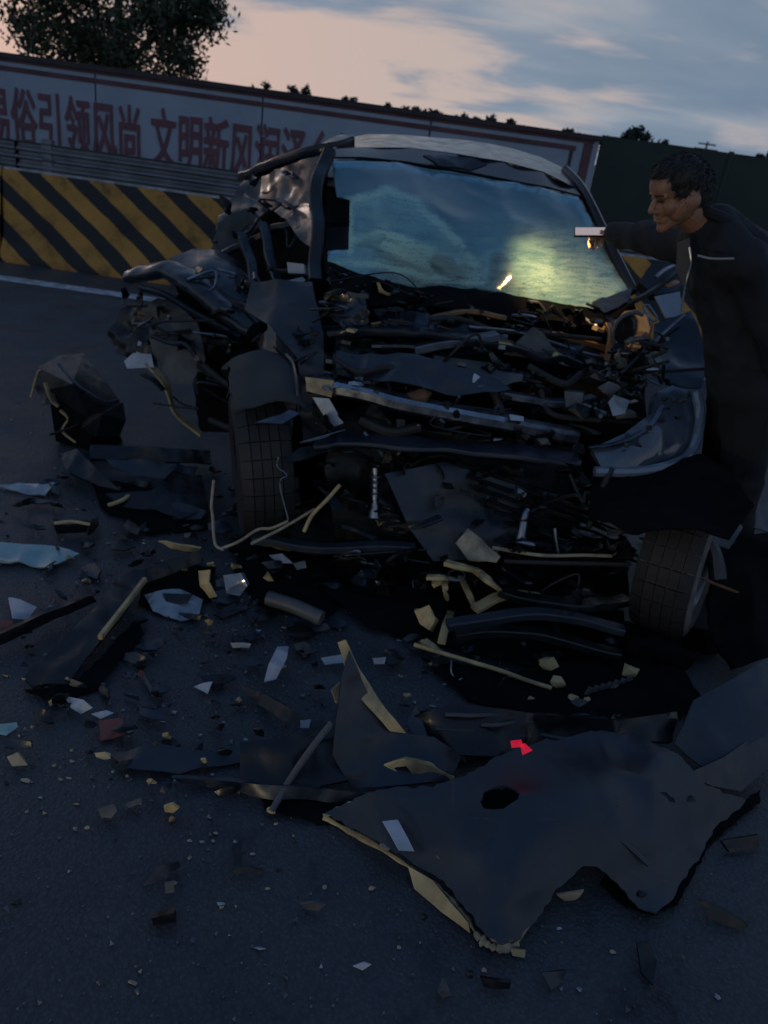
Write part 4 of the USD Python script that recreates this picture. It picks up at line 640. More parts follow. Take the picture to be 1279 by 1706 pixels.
def arc_shell(c, axis, r, w, a0, a1, th, n=40, k=9):
    global wa, wu, wv
    wa = unit_(axis); wu, wv = wheel_frame(); V, F = [], []
    for s in (0, 1):
        for i in range(n):
            a = a0 + (a1 - a0) * i / (n - 1); d = math.cos(a) * wu + math.sin(a) * wv
            for j in range(k):
                x = -w / 2 + w * j / (k - 1); V.append(c + wa * x + d * (r - th * s - .05 * (abs(2 * x / w)) ** 3))
    m = n * k
    for i in range(n - 1):
        for j in range(k - 1):
            q = i * k + j; F += [(q, q + 1, q + k + 1), (q, q + k + 1, q + k), (m + q, m + q + k + 1, m + q + 1), (m + q, m + q + k, m + q + k + 1)]
    for i in range(n - 1):
        for q, q2 in ((i * k, (i + 1) * k), ((i + 1) * k + k - 1, i * k + k - 1)): F += [(q, q2, m + q2), (q, m + q2, m + q)]
    for j in range(k - 1):
        for q, q2 in ((j + 1, j), ((n - 1) * k + j, (n - 1) * k + j + 1)): F += [(q, q2, m + q2), (q, m + q2, m + q)]
    return np.array(V), np.array(F)
_fl = 1.0 if np.dot(wv, [0, -1, 0]) > 0 else -1.0
part(van, 'arch_liner', dented(arc_shell(LW + np.array([.01, .0, .03]), wa, .45, .27, _fl * -1.2, _fl * .72, .008), .022, 6, 4), 'felt', smooth=45, label='grey felt arch liner curving over the left front wheel')
part(van, 'wheel_carrier', hull([LW + E1 * a + np.array([0, .1, z]) for a in (.12, .26) for z in (-.12, .2)] + [LW + E1 * .3 + np.array([0, .3, .3])]), 'dark_metal')
part(van, 'liner_edge', tube(pline((476, 590, 2.92), (488, 606, 2.92), (494, 640, 2.92), (498, 692, 2.94)), .006, 8), 'metal')
part(van, 'hub_panel', sheet([(420, 470, 3.5), (520, 470, 3.42), (540, 560, 3.26), (544, 720, 3.1), (505, 740, 3.06), (498, 600, 3.16), (450, 545, 3.3), (410, 520, 3.45)], .006, .03, 6, 76, step=8), 'shell_plastic')
part(van, 'panel_edge', tube(pline((464, 762, 2.83), (462, 778, 2.82), (478, 792, 2.8), (466, 806, 2.79), (480, 866, 2.74)), .004, 6), 'metal')
part(van, 'panel_edge', tube(pline((480, 868, 2.74), (452, 880, 2.73), (430, 882, 2.72), (398, 902, 2.69), (368, 914, 2.67)), .006, 6), 'torn_plastic')
part(van, 'panel_edge', tube(pline((356, 800, 2.80), (352, 840, 2.76), (354, 860, 2.74), (358, 905, 2.69), (372, 916, 2.66)), .006, 6), 'torn_plastic')
part(van, 'inner_bracket', sheet([(424, 706, 2.82), (470, 690, 2.86), (505, 672, 2.9), (508, 664, 2.92), (440, 668, 2.88), (500, 690, 2.86), (470, 706, 2.82)], .008, .012, 9, 78, step=5), 'metal')
fan = part(van, 'fan_shroud', tube([P(720, 820, 3.02) + .17 * math.cos(a) * E1 + np.array([0, 0, .17 * math.sin(a)]) for a in np.linspace(0, 6.283, 25)], .018, 8, 70), 'black_plastic')
for k in range(7):
    a = k * .898; q = P(720, 820, 3.04); d = math.cos(a) * E1 + np.array([0, 0, math.sin(a)]); part(fan, 'fan_blade', bar([q + d * .03, q + d * .15], .05, .006, up=(.3, -1, .3)), 'dark_metal')
part(van, 'battery', hull(pline((566, 575, 3.22), (640, 586, 3.22), (640, 622, 3.16), (568, 612, 3.16), (572, 566, 3.42), (644, 576, 3.42))), 'black_plastic', smooth=False)
part(van, 'coolant_tank', hull(pline((940, 652, 3.2), (972, 655, 3.2), (968, 682, 3.16), (942, 678, 3.16), (946, 648, 3.32), (974, 652, 3.32))), 'foam', smooth=30)
part(van, 'left_hub', [chunk(P(350, 640, 3.75), .12, 5), chunk(P(372, 590, 3.8), .10, 6)], 'dark_metal', smooth=False)
for i, p in enumerate([((340, 610, 3.6), (380, 640, 3.5), (420, 640, 3.45), (480, 620, 3.3)), ((350, 700, 3.6), (400, 720, 3.4), (470, 740, 3.1)), ((470, 560, 3.4), (500, 600, 3.3), (520, 650, 3.15))]): part(van, 'hose', tube(pline(*p), .016, 8), 'rubber')

# small broken fittings all over the bay
rb = np.random.default_rng(17)
zone = shapely.Polygon([(540, 500), (700, 520), (900, 560), (1040, 600), (1060, 690), (960, 740), (800, 710), (640, 680), (520, 640), (500, 560)])
depth = RBFInterpolator(np.array([(540, 500), (700, 520), (900, 545), (1040, 600), (1050, 690), (955, 730), (800, 700), (520, 640)]) / 100., np.array([3.3, 3.36, 3.5, 3.6, 3.2, 3.12, 3.02, 3.0]), kernel='thin_plate_spline', degree=1)
k = 0
while k < 95:
    x, y = rb.uniform(500, 1060), rb.uniform(495, 745)
    if not zone.contains(shapely.Point(x, y)): continue
    Y = float(depth([(x / 100, y / 100)])[0]) + rb.uniform(.0, .16); L = rb.uniform(14, 60); a = rb.normal(.18, .35); c, s_ = math.cos(a), math.sin(a); t = rb.uniform()
    m = ['paint', 'black_plastic', 'metal', 'grey_plastic', 'dark_metal', 'bright_metal', 'shell_plastic', 'foam'][rb.choice(8, p=[.2, .24, .12, .12, .14, .05, .1, .03])]
    if t < .38: part(van, 'broken_bracket', bar([P(x - L * c / 2, y - L * s_ / 2, Y), P(x, y + rb.normal(0, 3), Y + rb.normal(0, .03)), P(x + L * c / 2, y + L * s_ / 2, Y + rb.normal(0, .06))], rb.uniform(.012, .04), rb.uniform(.006, .02), 9, dent=.01, seed=k), m)
    elif t < .68:
        h = rb.uniform(5, 16); q = [(-.5, -.3), (.1, -.6), (.5, -.2), (.42, .4), (-.1, .55), (-.45, .3)]
        part(van, 'broken_plate', sheet([(x + L * u * c - h * v * s_ + rb.normal(0, 2), y + L * u * s_ + h * v * c + rb.normal(0, 2), Y + rb.normal(0, .04)) for u, v in q], .004, .012, 14, 500 + k, step=5), m, smooth=25)
    else: part(van, 'loose_wire', tube([P(x + rb.normal(0, L), y + rb.normal(0, L * .35), Y - .03 + rb.normal(0, .03)) for _ in range(4)], rb.uniform(.003, .007), 6, 20), ['rubber', 'black_plastic', 'metal'][rb.choice(3, p=[.5, .3, .2])])
    k += 1

def clutter(poly, surf, n, seed, mats, probs, long_=(14, 60), name=('broken_bracket', 'broken_plate', 'loose_wire')):
    rb = np.random.default_rng(seed); z = shapely.Polygon(poly); x0, y0, x1, y1 = z.bounds; sf = np.asarray(surf, float)
    dp = RBFInterpolator(sf[:, :2] / 100, sf[:, 2], kernel='thin_plate_spline', degree=1); k = 0
    while k < n:
        x, y = rb.uniform(x0, x1), rb.uniform(y0, y1)
        if not z.contains(shapely.Point(x, y)): continue
        Y = float(dp([(x / 100, y / 100)])[0]) + rb.uniform(-.05, .12); L = rb.uniform(*long_); a = rb.normal(.16, .5); c, s_ = math.cos(a), math.sin(a); t = rb.uniform(); m = mats[rb.choice(len(mats), p=probs)]
        if t < .36: part(van, name[0], bar([P(x - L * c / 2, y - L * s_ / 2, Y + rb.normal(0, .03)), P(x + rb.normal(0, 4), y + rb.normal(0, 4), Y), P(x + L * c / 2, y + L * s_ / 2, Y + rb.normal(0, .08))], rb.uniform(.01, .045), rb.uniform(.005, .02), 9, dent=.012, seed=k), m)
        elif t < .72:
            h = rb.uniform(5, 20); q = [(-.5, -.3), (-.1, -.65), (.2, -.3), (.5, -.35), (.42, .3), (.05, .6), (-.2, .25), (-.45, .4)]
            part(van, name[1], sheet([(x + L * u * c - h * v * s_ + rb.normal(0, 2.5), y + L * u * s_ + h * v * c + rb.normal(0, 2.5), Y + rb.normal(0, .06)) for u, v in q], .004, .018, 12, 900 + seed * 31 + k, step=5), m, smooth=25)
        else: part(van, name[2], tube([P(x + rb.normal(0, L * .8), y + rb.normal(0, L * .3), Y - .04 + rb.normal(0, .04)) for _ in range(4)], rb.uniform(.003, .010), 6, 20), ['rubber', 'black_plastic', 'metal'][rb.choice(3, p=[.5, .35, .15])])
        k += 1
MM = ['black_plastic', 'paint', 'shell_plastic', 'dark_metal', 'metal', 'grey_plastic', 'tan_plastic']
clutter([(500, 700), (960, 745), (1050, 890), (1040, 1000), (600, 985), (490, 900)], [(500, 700, 2.98), (950, 745, 3.02), (1050, 890, 2.72), (1030, 1000, 2.62), (600, 980, 2.62), (490, 900, 2.72), (750, 850, 2.78)], 110, 3, MM, [.36, .14, .16, .18, .06, .07, .03])
clutter([(200, 490), (300, 440), (420, 470), (540, 480), (530, 600), (360, 640), (340, 720), (270, 680), (190, 600)], [(200, 490, 4.0), (300, 440, 3.98), (420, 470, 3.66), (540, 480, 3.3), (530, 600, 3.12), (360, 640, 3.5), (340, 720, 3.6), (200, 600, 3.86)], 42, 5, MM, [.30, .22, .18, .12, .08, .08, .02], (12, 48))
clutter([(370, 300), (520, 270), (530, 470), (440, 470), (365, 420)], [(370, 300, 4.8), (520, 270, 4.05), (530, 470, 3.55), (440, 470, 3.95), (365, 420, 4.4)], 12, 7, MM, [.30, .28, .16, .12, .10, .04, 0.0], (12, 46))
clutter([(960, 600), (1080, 560), (1130, 560), (1110, 640), (1000, 720), (960, 700)], [(960, 600, 3.45), (1080, 560, 3.5), (1130, 560, 3.55), (1110, 640, 3.25), (1000, 720, 3.02), (960, 700, 3.08)], 35, 9, MM, [.30, .2, .14, .14, .1, .1, .02], (12, 40))
clutter([(540, 500), (700, 520), (900, 560), (1040, 600), (1060, 690), (960, 740), (800, 710), (640, 680), (520, 640), (500, 560)], [(540, 500, 3.28), (700, 520, 3.32), (900, 545, 3.46), (1040, 600, 3.55), (1050, 690, 3.16), (955, 730, 3.06), (800, 700, 3.04), (520, 640, 3.04)], 34, 11, MM, [.26, .18, .14, .14, .12, .09, .07], (12, 50))
clutter([(560, 455), (700, 490), (860, 505), (1000, 525), (1050, 500), (1045, 560), (900, 560), (700, 530), (550, 510)], [(560, 455, 3.42), (700, 490, 3.48), (860, 505, 3.72), (1000, 525, 3.86), (1050, 500, 3.98), (1045, 560, 3.7), (900, 560, 3.55), (700, 530, 3.36), (550, 510, 3.32)], 60, 13, MM, [.30, .18, .14, .14, .10, .08, .06], (14, 60))

# larger bent masses over the crushed nose
part(van, 'bonnet_edge', dented(bar(pline((540, 560, 3.22), (640, 556, 3.22), (760, 566, 3.26), (880, 590, 3.34), (960, 604, 3.42)), .09, .03, 30), .02, 6, 8), 'paint', smooth=40, label='bent front edge of the bonnet')
part(van, 'bonnet_skin', sheet([(560, 590, 3.14), (690, 596, 3.12), (830, 632, 3.12), (850, 652, 3.08), (760, 660, 3.02), (640, 640, 3.0), (560, 625, 3.04)], .004, .035, 5, 1201, step=6), 'paint_dusty', smooth=45, label='folded piece of bonnet skin')
part(van, 'bumper_armature', dented(bar(pline((520, 742, 2.86), (640, 735, 2.9), (780, 752, 2.92), (960, 770, 2.96)), .12, .02, 30), .02, 5, 9), 'shell_plastic', smooth=40)
# ------------------------------------------------------------------ people
def ball(c, r, s=(1, 1, 1)): return m3.Manifold.sphere(1.0, 20).scale([r * s[0], r * s[1], r * s[2]]).translate([float(x) for x in c])
def bone(a, ra, b, rb): return m3.Manifold.batch_hull([ball(a, ra), ball(b, rb)])
def fuse(parts_, L=.012, it=8, noise=0.0, seed=0):
    m = m3.Manifold.batch_boolean(parts_, m3.OpType.Add).refine_to_length(L).to_mesh()
    t = trimesh.Trimesh(np.array(m.vert_properties[:, :3], float), np.array(m.tri_verts), process=True)
    trimesh.smoothing.filter_taubin(t, lamb=.5, nu=.52, iterations=it)
    v = np.array(t.vertices)
    if noise: v = v + np.array(t.vertex_normals) * (noise * 2 * ridge(v * np.array([9, 9, 6]), seed))[:, None]
    return v, np.array(t.faces)
def unit(v): v = np.asarray(v, float); return v / np.linalg.norm(v)
def frame(fwd, up):
    f = unit(fwd); r = unit(np.cross(f, up)); return r, f, np.cross(r, f)
def head_parts(c, fwd, up):
    r, f, u = frame(fwd, up); L = lambda x, y, z: np.asarray(c) + r * x + f * y + u * z
    k = [ball(L(0, -.015, .03), .090), ball(L(0, -.045, .02), .083), ball(L(0, .035, .045), .062), ball(L(0, .052, -.03), .040), ball(L(0, .045, -.065), .036)]
    for s in (-1, 1):
        k += [bone(L(s * .046, -.005, -.048), .030, L(0, .060, -.096), .021), ball(L(s * .034, .040, -.022), .036), bone(L(s * .012, .080, .022), .010, L(s * .042, .066, .020), .011),
              ball(L(s * .011, .090, -.034), .0095), bone(L(s * .084, -.012, .012), .014, L(s * .08, -.006, -.026), .009), bone(L(s * .050, -.01, -.01), .05, L(s * .040, .02, -.045), .035)]
    k += [bone(L(0, .078, .014), .010, L(0, .099, -.028), .0125), bone(L(-.015, .078, -.056), .0075, L(.015, .078, -.056), .0075), bone(L(-.013, .077, -.067), .008, L(.013, .077, -.067), .008)]
    hair = [ball(L(0, -.018, .046), .091), ball(L(0, -.050, .018), .083), ball(L(0, .034, .078), .052), ball(L(-.045, -.005, .06), .055), ball(L(.045, -.005, .06), .055), ball(L(0, -.07, -.03), .055)] + [bone(L(s * .062, .012, .03), .030, L(s * .070, .0, -.005), .018) for s in (-1, 1)]
    eyes = [bone(L(s * .020, .0845, .004), .0035, L(s * .041, .0745, .003), .003) for s in (-1, 1)] + [bone(L(s * .016, .0915, .024), .0035, L(s * .047, .0775, .024), .003) for s in (-1, 1)]
    return k, hair, eyes, L
def hand_parts(w, d, palm_n, curl=.5, s=1.0):
    """w wrist, d direction of the hand, palm_n the way the palm faces"""
    d = unit(d); n = unit(palm_n - d * np.dot(palm_n, d)); x = np.cross(d, n); w = np.asarray(w, float); k = []
    pal = [w + d * .02 * s, w + d * .085 * s]
    k.append(m3.Manifold.batch_hull([ball(pal[0] + x * .018, .017), ball(pal[0] - x * .018, .017), ball(pal[1] + x * .034, .0125), ball(pal[1] - x * .034, .0125)]))
    for i, (o, L) in enumerate(((-.034, .062), (-.012, .080), (.012, .085), (.034, .076))):
        b = pal[1] + x * o; a1, a2, a3 = curl * .7, curl * 1.5, curl * 2.1; q = [b]
        for a, fr in ((a1, .45), (a2, .32), (a3, .23)): q.append(q[-1] + (d * math.cos(a) + n * math.sin(a)) * L * fr * s)
        for j in range(3): k.append(bone(q[j], .0092 - .0008 * j, q[j + 1], .0084 - .0008 * j))
    t0 = w + d * .03 * s + x * .028; t1 = t0 + (d * .6 + x * .55 + n * .35) * .045 * s; t2 = t1 + (d * .75 + n * .6) * .036 * s
    return k + [bone(t0, .014, t1, .0105), bone(t1, .0105, t2, .0088)]
def build_person(label, J, fwd, up, jacket, trousers, group=None, curls=(.5, .5), palms=None, k=1.0):
    base_ = (np.asarray(J['ankleL']) + J['ankleR']) / 2; base_ = np.array([base_[0], base_[1], 0])
    t = thing('person', label, 'person', base_, group)
    hp, hair, eyes, L = head_parts(J['head'], fwd, up)
    bd = hp + [bone(L(0, -.025, -.05), .055, J['neck'], .062), bone(J['neck'], .07, J['chest'], .11), bone(J['chest'], .11, J['pelvis'], .10)]
    for s in 'LR':
        bd += [bone(J['neck'], .06, J['shoulder' + s], .05), bone(J['shoulder' + s], .05, J['elbow' + s], .038), bone(J['elbow' + s], .038, J['wrist' + s], .028),
               bone(J['pelvis'], .09, J['hip' + s], .08), bone(J['hip' + s], .08, J['knee' + s], .05), bone(J['knee' + s], .05, J['ankle' + s], .036)]
        d = unit(np.asarray(J['wrist' + s]) - J['elbow' + s]); bd += hand_parts(J['wrist' + s], d if 'hdir' + s not in J else J['hdir' + s], (palms or {}).get(s, np.array([0, 0, -1.0])), curls[s == 'R'])
    body = part(t, 'body', fuse(bd, .006, 16), 'skin', smooth=60)
    hv, hf = fuse(hair, .010, 6, .002, 3); hm = trimesh.Trimesh(hv, hf, process=False); rg = np.random.default_rng(2)
    fi = rg.choice(len(hf), 3800, p=hm.area_faces / hm.area); w = rg.dirichlet((1, 1, 1), 3800); p0 = (hv[hf[fi]] * w[:, :, None]).sum(1); nn = hm.face_normals[fi]
    tv_ = np.asarray(fwd) * .6 - np.array([0, 0, .8]); dd = tv_ - nn * (nn @ tv_)[:, None] + nn * .28 + rg.normal(0, .10, nn.shape); dd /= np.linalg.norm(dd, axis=1, keepdims=True); sd = np.cross(dd, rg.normal(0, 1, nn.shape)); sd /= np.linalg.norm(sd, axis=1, keepdims=True)
    ln = rg.uniform(.014, .028, (3800, 1)); tv = np.stack([p0 - sd * .0016, p0 + sd * .0016, p0 + dd * ln], 1).reshape(-1, 3)
    part(t, 'hair', [(hv, hf), (tv, np.arange(len(tv)).reshape(-1, 3))], 'hair', smooth=60)
    for i, e in enumerate(eyes): part(t, 'eye' if i < 2 else 'eyebrow', fuse([e], .006, 1), 'hair')
    jk = [bone(J['neck'], .085 * k, J['chest'], .165 * k), bone(J['chest'], .160 * k, J['belly'], .138 * k), bone(J['belly'], .138 * k, J['pelvis'], .142 * k)]
    for s in 'LR':
        jk += [bone(J['neck'], .07 * k, J['shoulder' + s], .075 * k), bone(J['shoulder' + s], .078 * k, J['elbow' + s], .058 * k), bone(J['elbow' + s], .058 * k, J['wrist' + s], .042 * k), bone(J['chest'], .15 * k, J['shoulder' + s], .07 * k)]
    part(t, 'jacket', fuse(jk, .013, 6, .016, 5), jacket, smooth=60)
    tr = []
    for s in 'LR': tr += [bone(J['pelvis'], .135 * k, J['hip' + s], .115 * k), bone(J['hip' + s], .112 * k, J['knee' + s], .074), bone(J['knee' + s], .078, J['ankle' + s], .062)]
    part(t, 'trousers', fuse(tr, .018, 6, .012, 9), trousers, smooth=60)
    for s in 'LR':
        a = np.asarray(J['ankle' + s]); d = unit(np.array([fwd[0], fwd[1], 0])); part(t, 'shoe', fuse([bone(a + [0, 0, -.03], .045, a + d * .15 + np.array([0, 0, -.052]), .036), bone(a - d * .05 + [0, 0, -.045], .042, a + d * .05 + [0, 0, -.05], .042)], .012, 3), 'shoe', smooth=60)
    return t, L
lift = lambda p, z: np.array([p[0], p[1], z])
man = dict(head=P(1127, 326, 3.06), neck=P(1184, 382, 3.10), chest=P(1222, 452, 3.14), belly=P(1236, 540, 3.14), pelvis=P(1240, 618, 3.16),
           shoulderR=P(1156, 408, 3.27), elbowR=P(1082, 396, 3.48), wristR=P(1023, 391, 3.66), shoulderL=P(1240, 435, 2.95), elbowL=P(1290, 560, 2.98), wristL=P(1302, 660, 3.06),
           hipL=P(1250, 660, 3.06), kneeL=P(1238, 800, 3.04), hipR=P(1226, 650, 3.26), kneeR=P(1200, 785, 3.26))
man['ankleL'] = lift(P(1206, 970, 3.10), .08); man['ankleR'] = lift(P(1180, 940, 3.28), .08)
pt, L = build_person('man in dark zipped jacket leaning over to hold a phone against the windscreen', man, (-.92, -.24, -.36), (.10, 0, 1), 'jacket', 'trousers', k=1.0, curls=(.5, 1.0), palms={'R': np.array([0, 0, -1.0]), 'L': np.array([-1.0, .2, 0])})
part(pt, 'collar', tube([man['neck'] + np.array([.075 * math.cos(a), .085 * math.sin(a), .045 - .02 * math.cos(a)]) for a in np.linspace(0, 6.283, 15)], .022, 8, 50), 'jacket')
part(pt, 'shirt_front', sheet([(1128, 405, 2.98), (1148, 396, 2.96), (1152, 440, 2.93), (1140, 480, 2.93), (1126, 450, 2.95)], .006, .004, 9, 81, step=6), 'shirt')
part(pt, 'zip', tube(pline((1148, 412, 2.935), (1150, 440, 2.925), (1140, 480, 2.925), (1135, 520, 2.92)), .004, 6), 'bright_metal')
part(pt, 'chest_piping', tube(pline((1162, 426, 2.86), (1185, 431, 2.83), (1222, 431, 2.83)), .004, 6), 'piping')
ph = thing('phone', 'lit phone with a pale screen held out by the leaning man', 'phone', P(982, 386, 3.70))
pa, pb = unit(P(1010, 384, 3.72) - P(952, 384, 3.72)), unit(np.array([.05, .88, .42])); pn = unit(np.cross(pa, pb)); pn = pn if pn[2] > 0 else -pn; pc = P(984, 387, 3.69)
def pbox(l, w, t, off): return hull([pc + pa * a * l + pb * b * w + pn * (c * t + off) for a in (-.5, .5) for b in (-.5, .5) for c in (-.5, .5)])
part(ph, 'case', pbox(.148, .070, .008, 0), 'black_plastic'); 
MAT['screen_light'] = usdkit.material(stage, '/World/Looks/screen_light', {'e': ('emission', {'color': (1.0, .86, .92), 'strength': .36})}, (), surface='e.emission')
part(ph, 'screen', pbox(.140, .062, .001, .0048), 'screen_light')
part(ph, 'camera_bump', pbox(.03, .03, .003, -.0055), 'black_plastic')
PHONE = 3.6
spot('/World/phone_torch', pc - pn * .02 - pa * .055, P(935, 478, 3.98), PHONE, .012, 62, .6, (1.0, .56, .22))
# ------------------------------------------------------------------ loose wreckage on the road
def loose(name, mesh, m, label, cat, group=None, **k): return single(name, mesh, m, label, cat, group, **k)
# large bumper cover in front
hole = [(827 + 33 * math.cos(a), 1334 + 21 * math.sin(a) - 4 * math.cos(a)) for a in np.linspace(0, 6.1, 14)]
bc_pts = [(540, 1358, .02), (600, 1332, .07), (648, 1316, .12), (720, 1312, .15), (770, 1296, .17), (830, 1262, .17), (905, 1240, .16), (985, 1226, .15), (1060, 1232, .15), (1120, 1262, .14), (1165, 1305, .10), (1205, 1322, .06), (1238, 1338, .02), (1222, 1352, .03), (1192, 1378, .03), (1165, 1430, .03), (1135, 1462, .03), (1115, 1502, .02), (1088, 1524, .02), (1058, 1516, .02), (1040, 1490, .04), (1015, 1468, .06), (990, 1448, .09), (965, 1448, .09), (930, 1480, .07), (895, 1528, .04), (862, 1568, .03), (828, 1576, .03), (800, 1562, .03), (778, 1530, .04), (748, 1490, .05), (716, 1462, .04), (680, 1440, .03), (620, 1402, .03), (575, 1378, .02)]
bc = thing('bumper_cover', 'large torn dark bumper cover with a round hole lying in the foreground', 'bumper cover', G(860, 1400))
part(bc, 'skin', sheet([g(*p) for p in bc_pts], .006, .036, 3.0, 101, step=9, jag=1.6, holes=[hole, [(1088, 1326), (1100, 1328), (1118, 1342), (1108, 1342)]], ctrl=[g(870, 1370, .17), g(960, 1330, .19), g(700, 1380, .10), g(1050, 1400, .12), g(840, 1480, .10)]), 'cover_plastic', smooth=50)
def rimline(idx, h0, r, m, nm, seed=0): part(bc, nm, tube([G(bc_pts[i][0], bc_pts[i][1] + 3, max(bc_pts[i][2] - h0, .012)) for i in idx], r, 7, 14, scale=np.random.default_rng(seed + idx[0]).uniform(.25, 1.2, 14)), m)
rimline([26, 27, 28], .012, .014, 'torn_plastic', 'torn_edge'); rimline([28, 29, 30], .015, .009, 'torn_plastic', 'torn_edge'); rimline([32, 33, 34, 0], .01, .009, 'tan_plastic', 'torn_edge'); rimline([30, 31, 32], .015, .006, 'torn_plastic', 'torn_edge'); rimline([0, 1], .01, .012, 'tan_plastic', 'torn_edge')
part(bc, 'flap', sheet([g(806, 1552, .035), g(850, 1546, .04), g(886, 1538, .03), g(858, 1580, .008), g(832, 1584, .006)], .005, .008, 12, 105, step=6), 'torn_plastic')
part(bc, 'fold', sheet([g(680, 1444, .03), g(722, 1468, .03), g(780, 1540, .03), g(782, 1556, .006), g(735, 1520, .004), g(690, 1482, .004)], .005, .008, 12, 106, step=7), 'tan_plastic')
part(bc, 'inner_lip', sheet([g(926, 1488, .05), g(972, 1482, .06), g(958, 1498, .02), g(940, 1500, .02)], .005, .006, 12, 107, step=5), 'torn_plastic')
part(bc, 'scuff', sheet([g(975, 1300, .205), g(1000, 1298, .20), g(1022, 1316, .195), g(1028, 1345, .185), g(1000, 1330, .19)], .004, .012, 20, 108, step=6, floor=False), 'grey_plastic')
loose('paper_scrap', sheet([g(637, 1368, .125), g(662, 1366, .125), g(690, 1418, .105), g(664, 1416, .11)], .003, .004, 9, 110, step=6), 'paper', 'pale rectangular paper scrap lying on the torn bumper cover', 'paper')
loose('red_lens_piece', [hull([G(*p) for p in [(850, 1234, .25), (868, 1232, .26), (872, 1244, .25), (852, 1246, .24), (860, 1240, .29)]]), hull([G(*p) for p in [(866, 1240, .25), (874, 1238, .26), (887, 1250, .25), (870, 1258, .23), (872, 1248, .28)]])], 'red_self_glow', 'small bright red lamp fragment with added glow at the back edge of the bumper cover', 'lamp', smooth=False)  # unlit lens piece, its reflected light imitated by emission
loose('arch_liner', sheet([g(1120, 1240, .10), g(1150, 1170, .16), g(1215, 1135, .2), g(1290, 1090, .22), g(1290, 1210, .12), g(1215, 1262, .08), g(1165, 1278, .06)], .006, .025, 4, 111, step=11), 'shell_plastic', 'dark curved wheel arch liner lying at the right edge behind the bumper cover', 'arch liner')
loose('arch_liner', sheet([g(1140, 1290, .10), g(1200, 1262, .1), g(1290, 1200, .12), g(1290, 1262, .06), g(1235, 1318, .03), g(1180, 1310, .05)], .006, .02, 4, 112, step=10), 'shell_plastic', 'dark flat liner piece at the right edge overlapping the bumper cover', 'arch liner')
# centre fascia lump
fa = thing('grille_fascia', 'broken bumper fascia with a tall torn spike between the tyre and the bumper cover', 'fascia', G(640, 1290))
part(fa, 'face', sheet([g(566, 1132, .26), g(580, 1085, .32), g(600, 1130, .25), (630, 1190, g(640, 1260)[2]), (668, 1222, g(650, 1260)[2]), g(720, 1228, .12), g(768, 1262, .06), g(745, 1300, .04), g(622, 1312, .03), g(580, 1312, .02), g(553, 1258, .10)], .006, .02, 6, 121, step=8), 'shell_plastic')
part(fa, 'spike', sheet([g(562, 1070, .34), g(574, 1066, .35), g(600, 1120, .25), g(640, 1180, .18), g(676, 1222, .10), g(648, 1218, .12), g(600, 1165, .20), g(576, 1120, .27)], .006, .012, 9, 122, step=6), 'tan_plastic', label='brown torn spike')
part(fa, 'bracket', sheet([g(626, 1300, .03), g(640, 1272, .07), g(672, 1262, .10), g(716, 1274, .09), g(757, 1296, .05), g(752, 1306, .03), g(700, 1304, .03), g(640, 1310, .02)], .02, .01, 10, 123, step=5, holes=[[(656, 1278), (676, 1274), (688, 1290), (670, 1296)], [(704, 1286), (728, 1288), (736, 1298), (712, 1298)]]), 'tan_plastic')
part(fa, 'stub', sheet([g(552, 1150, .2), g(575, 1130, .22), g(580, 1142, .2), g(560, 1172, .16)], .01, .006, 9, 124, step=5), 'torn_plastic')
part(fa, 'wing', sheet([g(676, 1206, .10), g(692, 1176, .14), g(700, 1190, .12), g(712, 1228, .08), g(690, 1226, .08)], .006, .01, 9, 125, step=6), 'shell_plastic')
loose('black_trim', sheet([g(690, 1192, .12), g(760, 1170, .16), g(900, 1190, .14), g(1020, 1200, .12), g(1120, 1185, .1), g(1110, 1235, .06), g(960, 1230, .06), g(820, 1258, .05), g(740, 1256, .05), g(700, 1235, .06)], .02, .05, 5, 126), 'black_plastic', 'crumpled black plastic trim heaped behind the bumper cover', 'trim')
for i, (x0, y0, x1, y1, h) in enumerate([(725, 1216, 850, 1214, .10), (740, 1192, 830, 1188, .14), (800, 1206, 860, 1200, .13), (900, 1222, 990, 1236, .08)]):
    loose('thin_strip', bar([G(x0, y0, h), G((x0 + x1) / 2, (y0 + y1) / 2 + 2, h + .01), G(x1, y1, h)], .012, .006, dent=.004, seed=i), 'grey_plastic', ['long thin pale strip along the top of the black trim heap', 'shorter thin strip highest on the black trim heap', 'short bent strip near the red lens piece', 'thin strip at the right of the black trim heap'][i], 'strip')
# tan broken pieces below the van
tan = [((742, 938), (800, 952), .24, .035, 'flat tan splinter highest of the broken tan heap'), ((790, 948), (834, 984), .2, .035, 'tan splinter slanting down to the right in the heap'), ((712, 962), (756, 964), .2, .028, 'short level tan piece at the left end of the heap'), ((738, 962), (744, 1000), .16, .022, 'tan peg standing upright in the heap'),
       ((768, 962), (792, 1014), .14, .024, 'thin tan stick leaning in the middle of the heap'), ((735, 1070), (752, 1014), .07, .03, 'tan stub leaning right below the heap'), ((706, 1068), (738, 1088), .04, .03, 'dull tan stub flat on the road below the heap')]
for i, (a, b, h, w, lb) in enumerate(tan): loose('tan_splinter', bar([G(*a, h), G((a[0] + b[0]) / 2, (a[1] + b[1]) / 2, h + .01), G(*b, max(h - .04, .02))], w, w * .5, dent=.006, seed=i), 'tan_plastic', lb, 'splinter', smooth=20)
loose('tan_arc', bar([G(790, 1012, .12), G(830, 992, .14), G(890, 992, .14), G(950, 1018, .10)], .045, .02, 14, dent=.006, seed=4), 'tan_plastic', 'curved tan strip reaching right from the broken heap', 'strip')
loose('tan_block', sheet([g(690, 1018, .10), g(716, 1008, .13), g(726, 1032, .10), g(716, 1050, .06), g(700, 1040, .06)], .03, .01, 12, 131, step=5), 'tan_plastic', 'cracked olive tan block left of the heap', 'block')
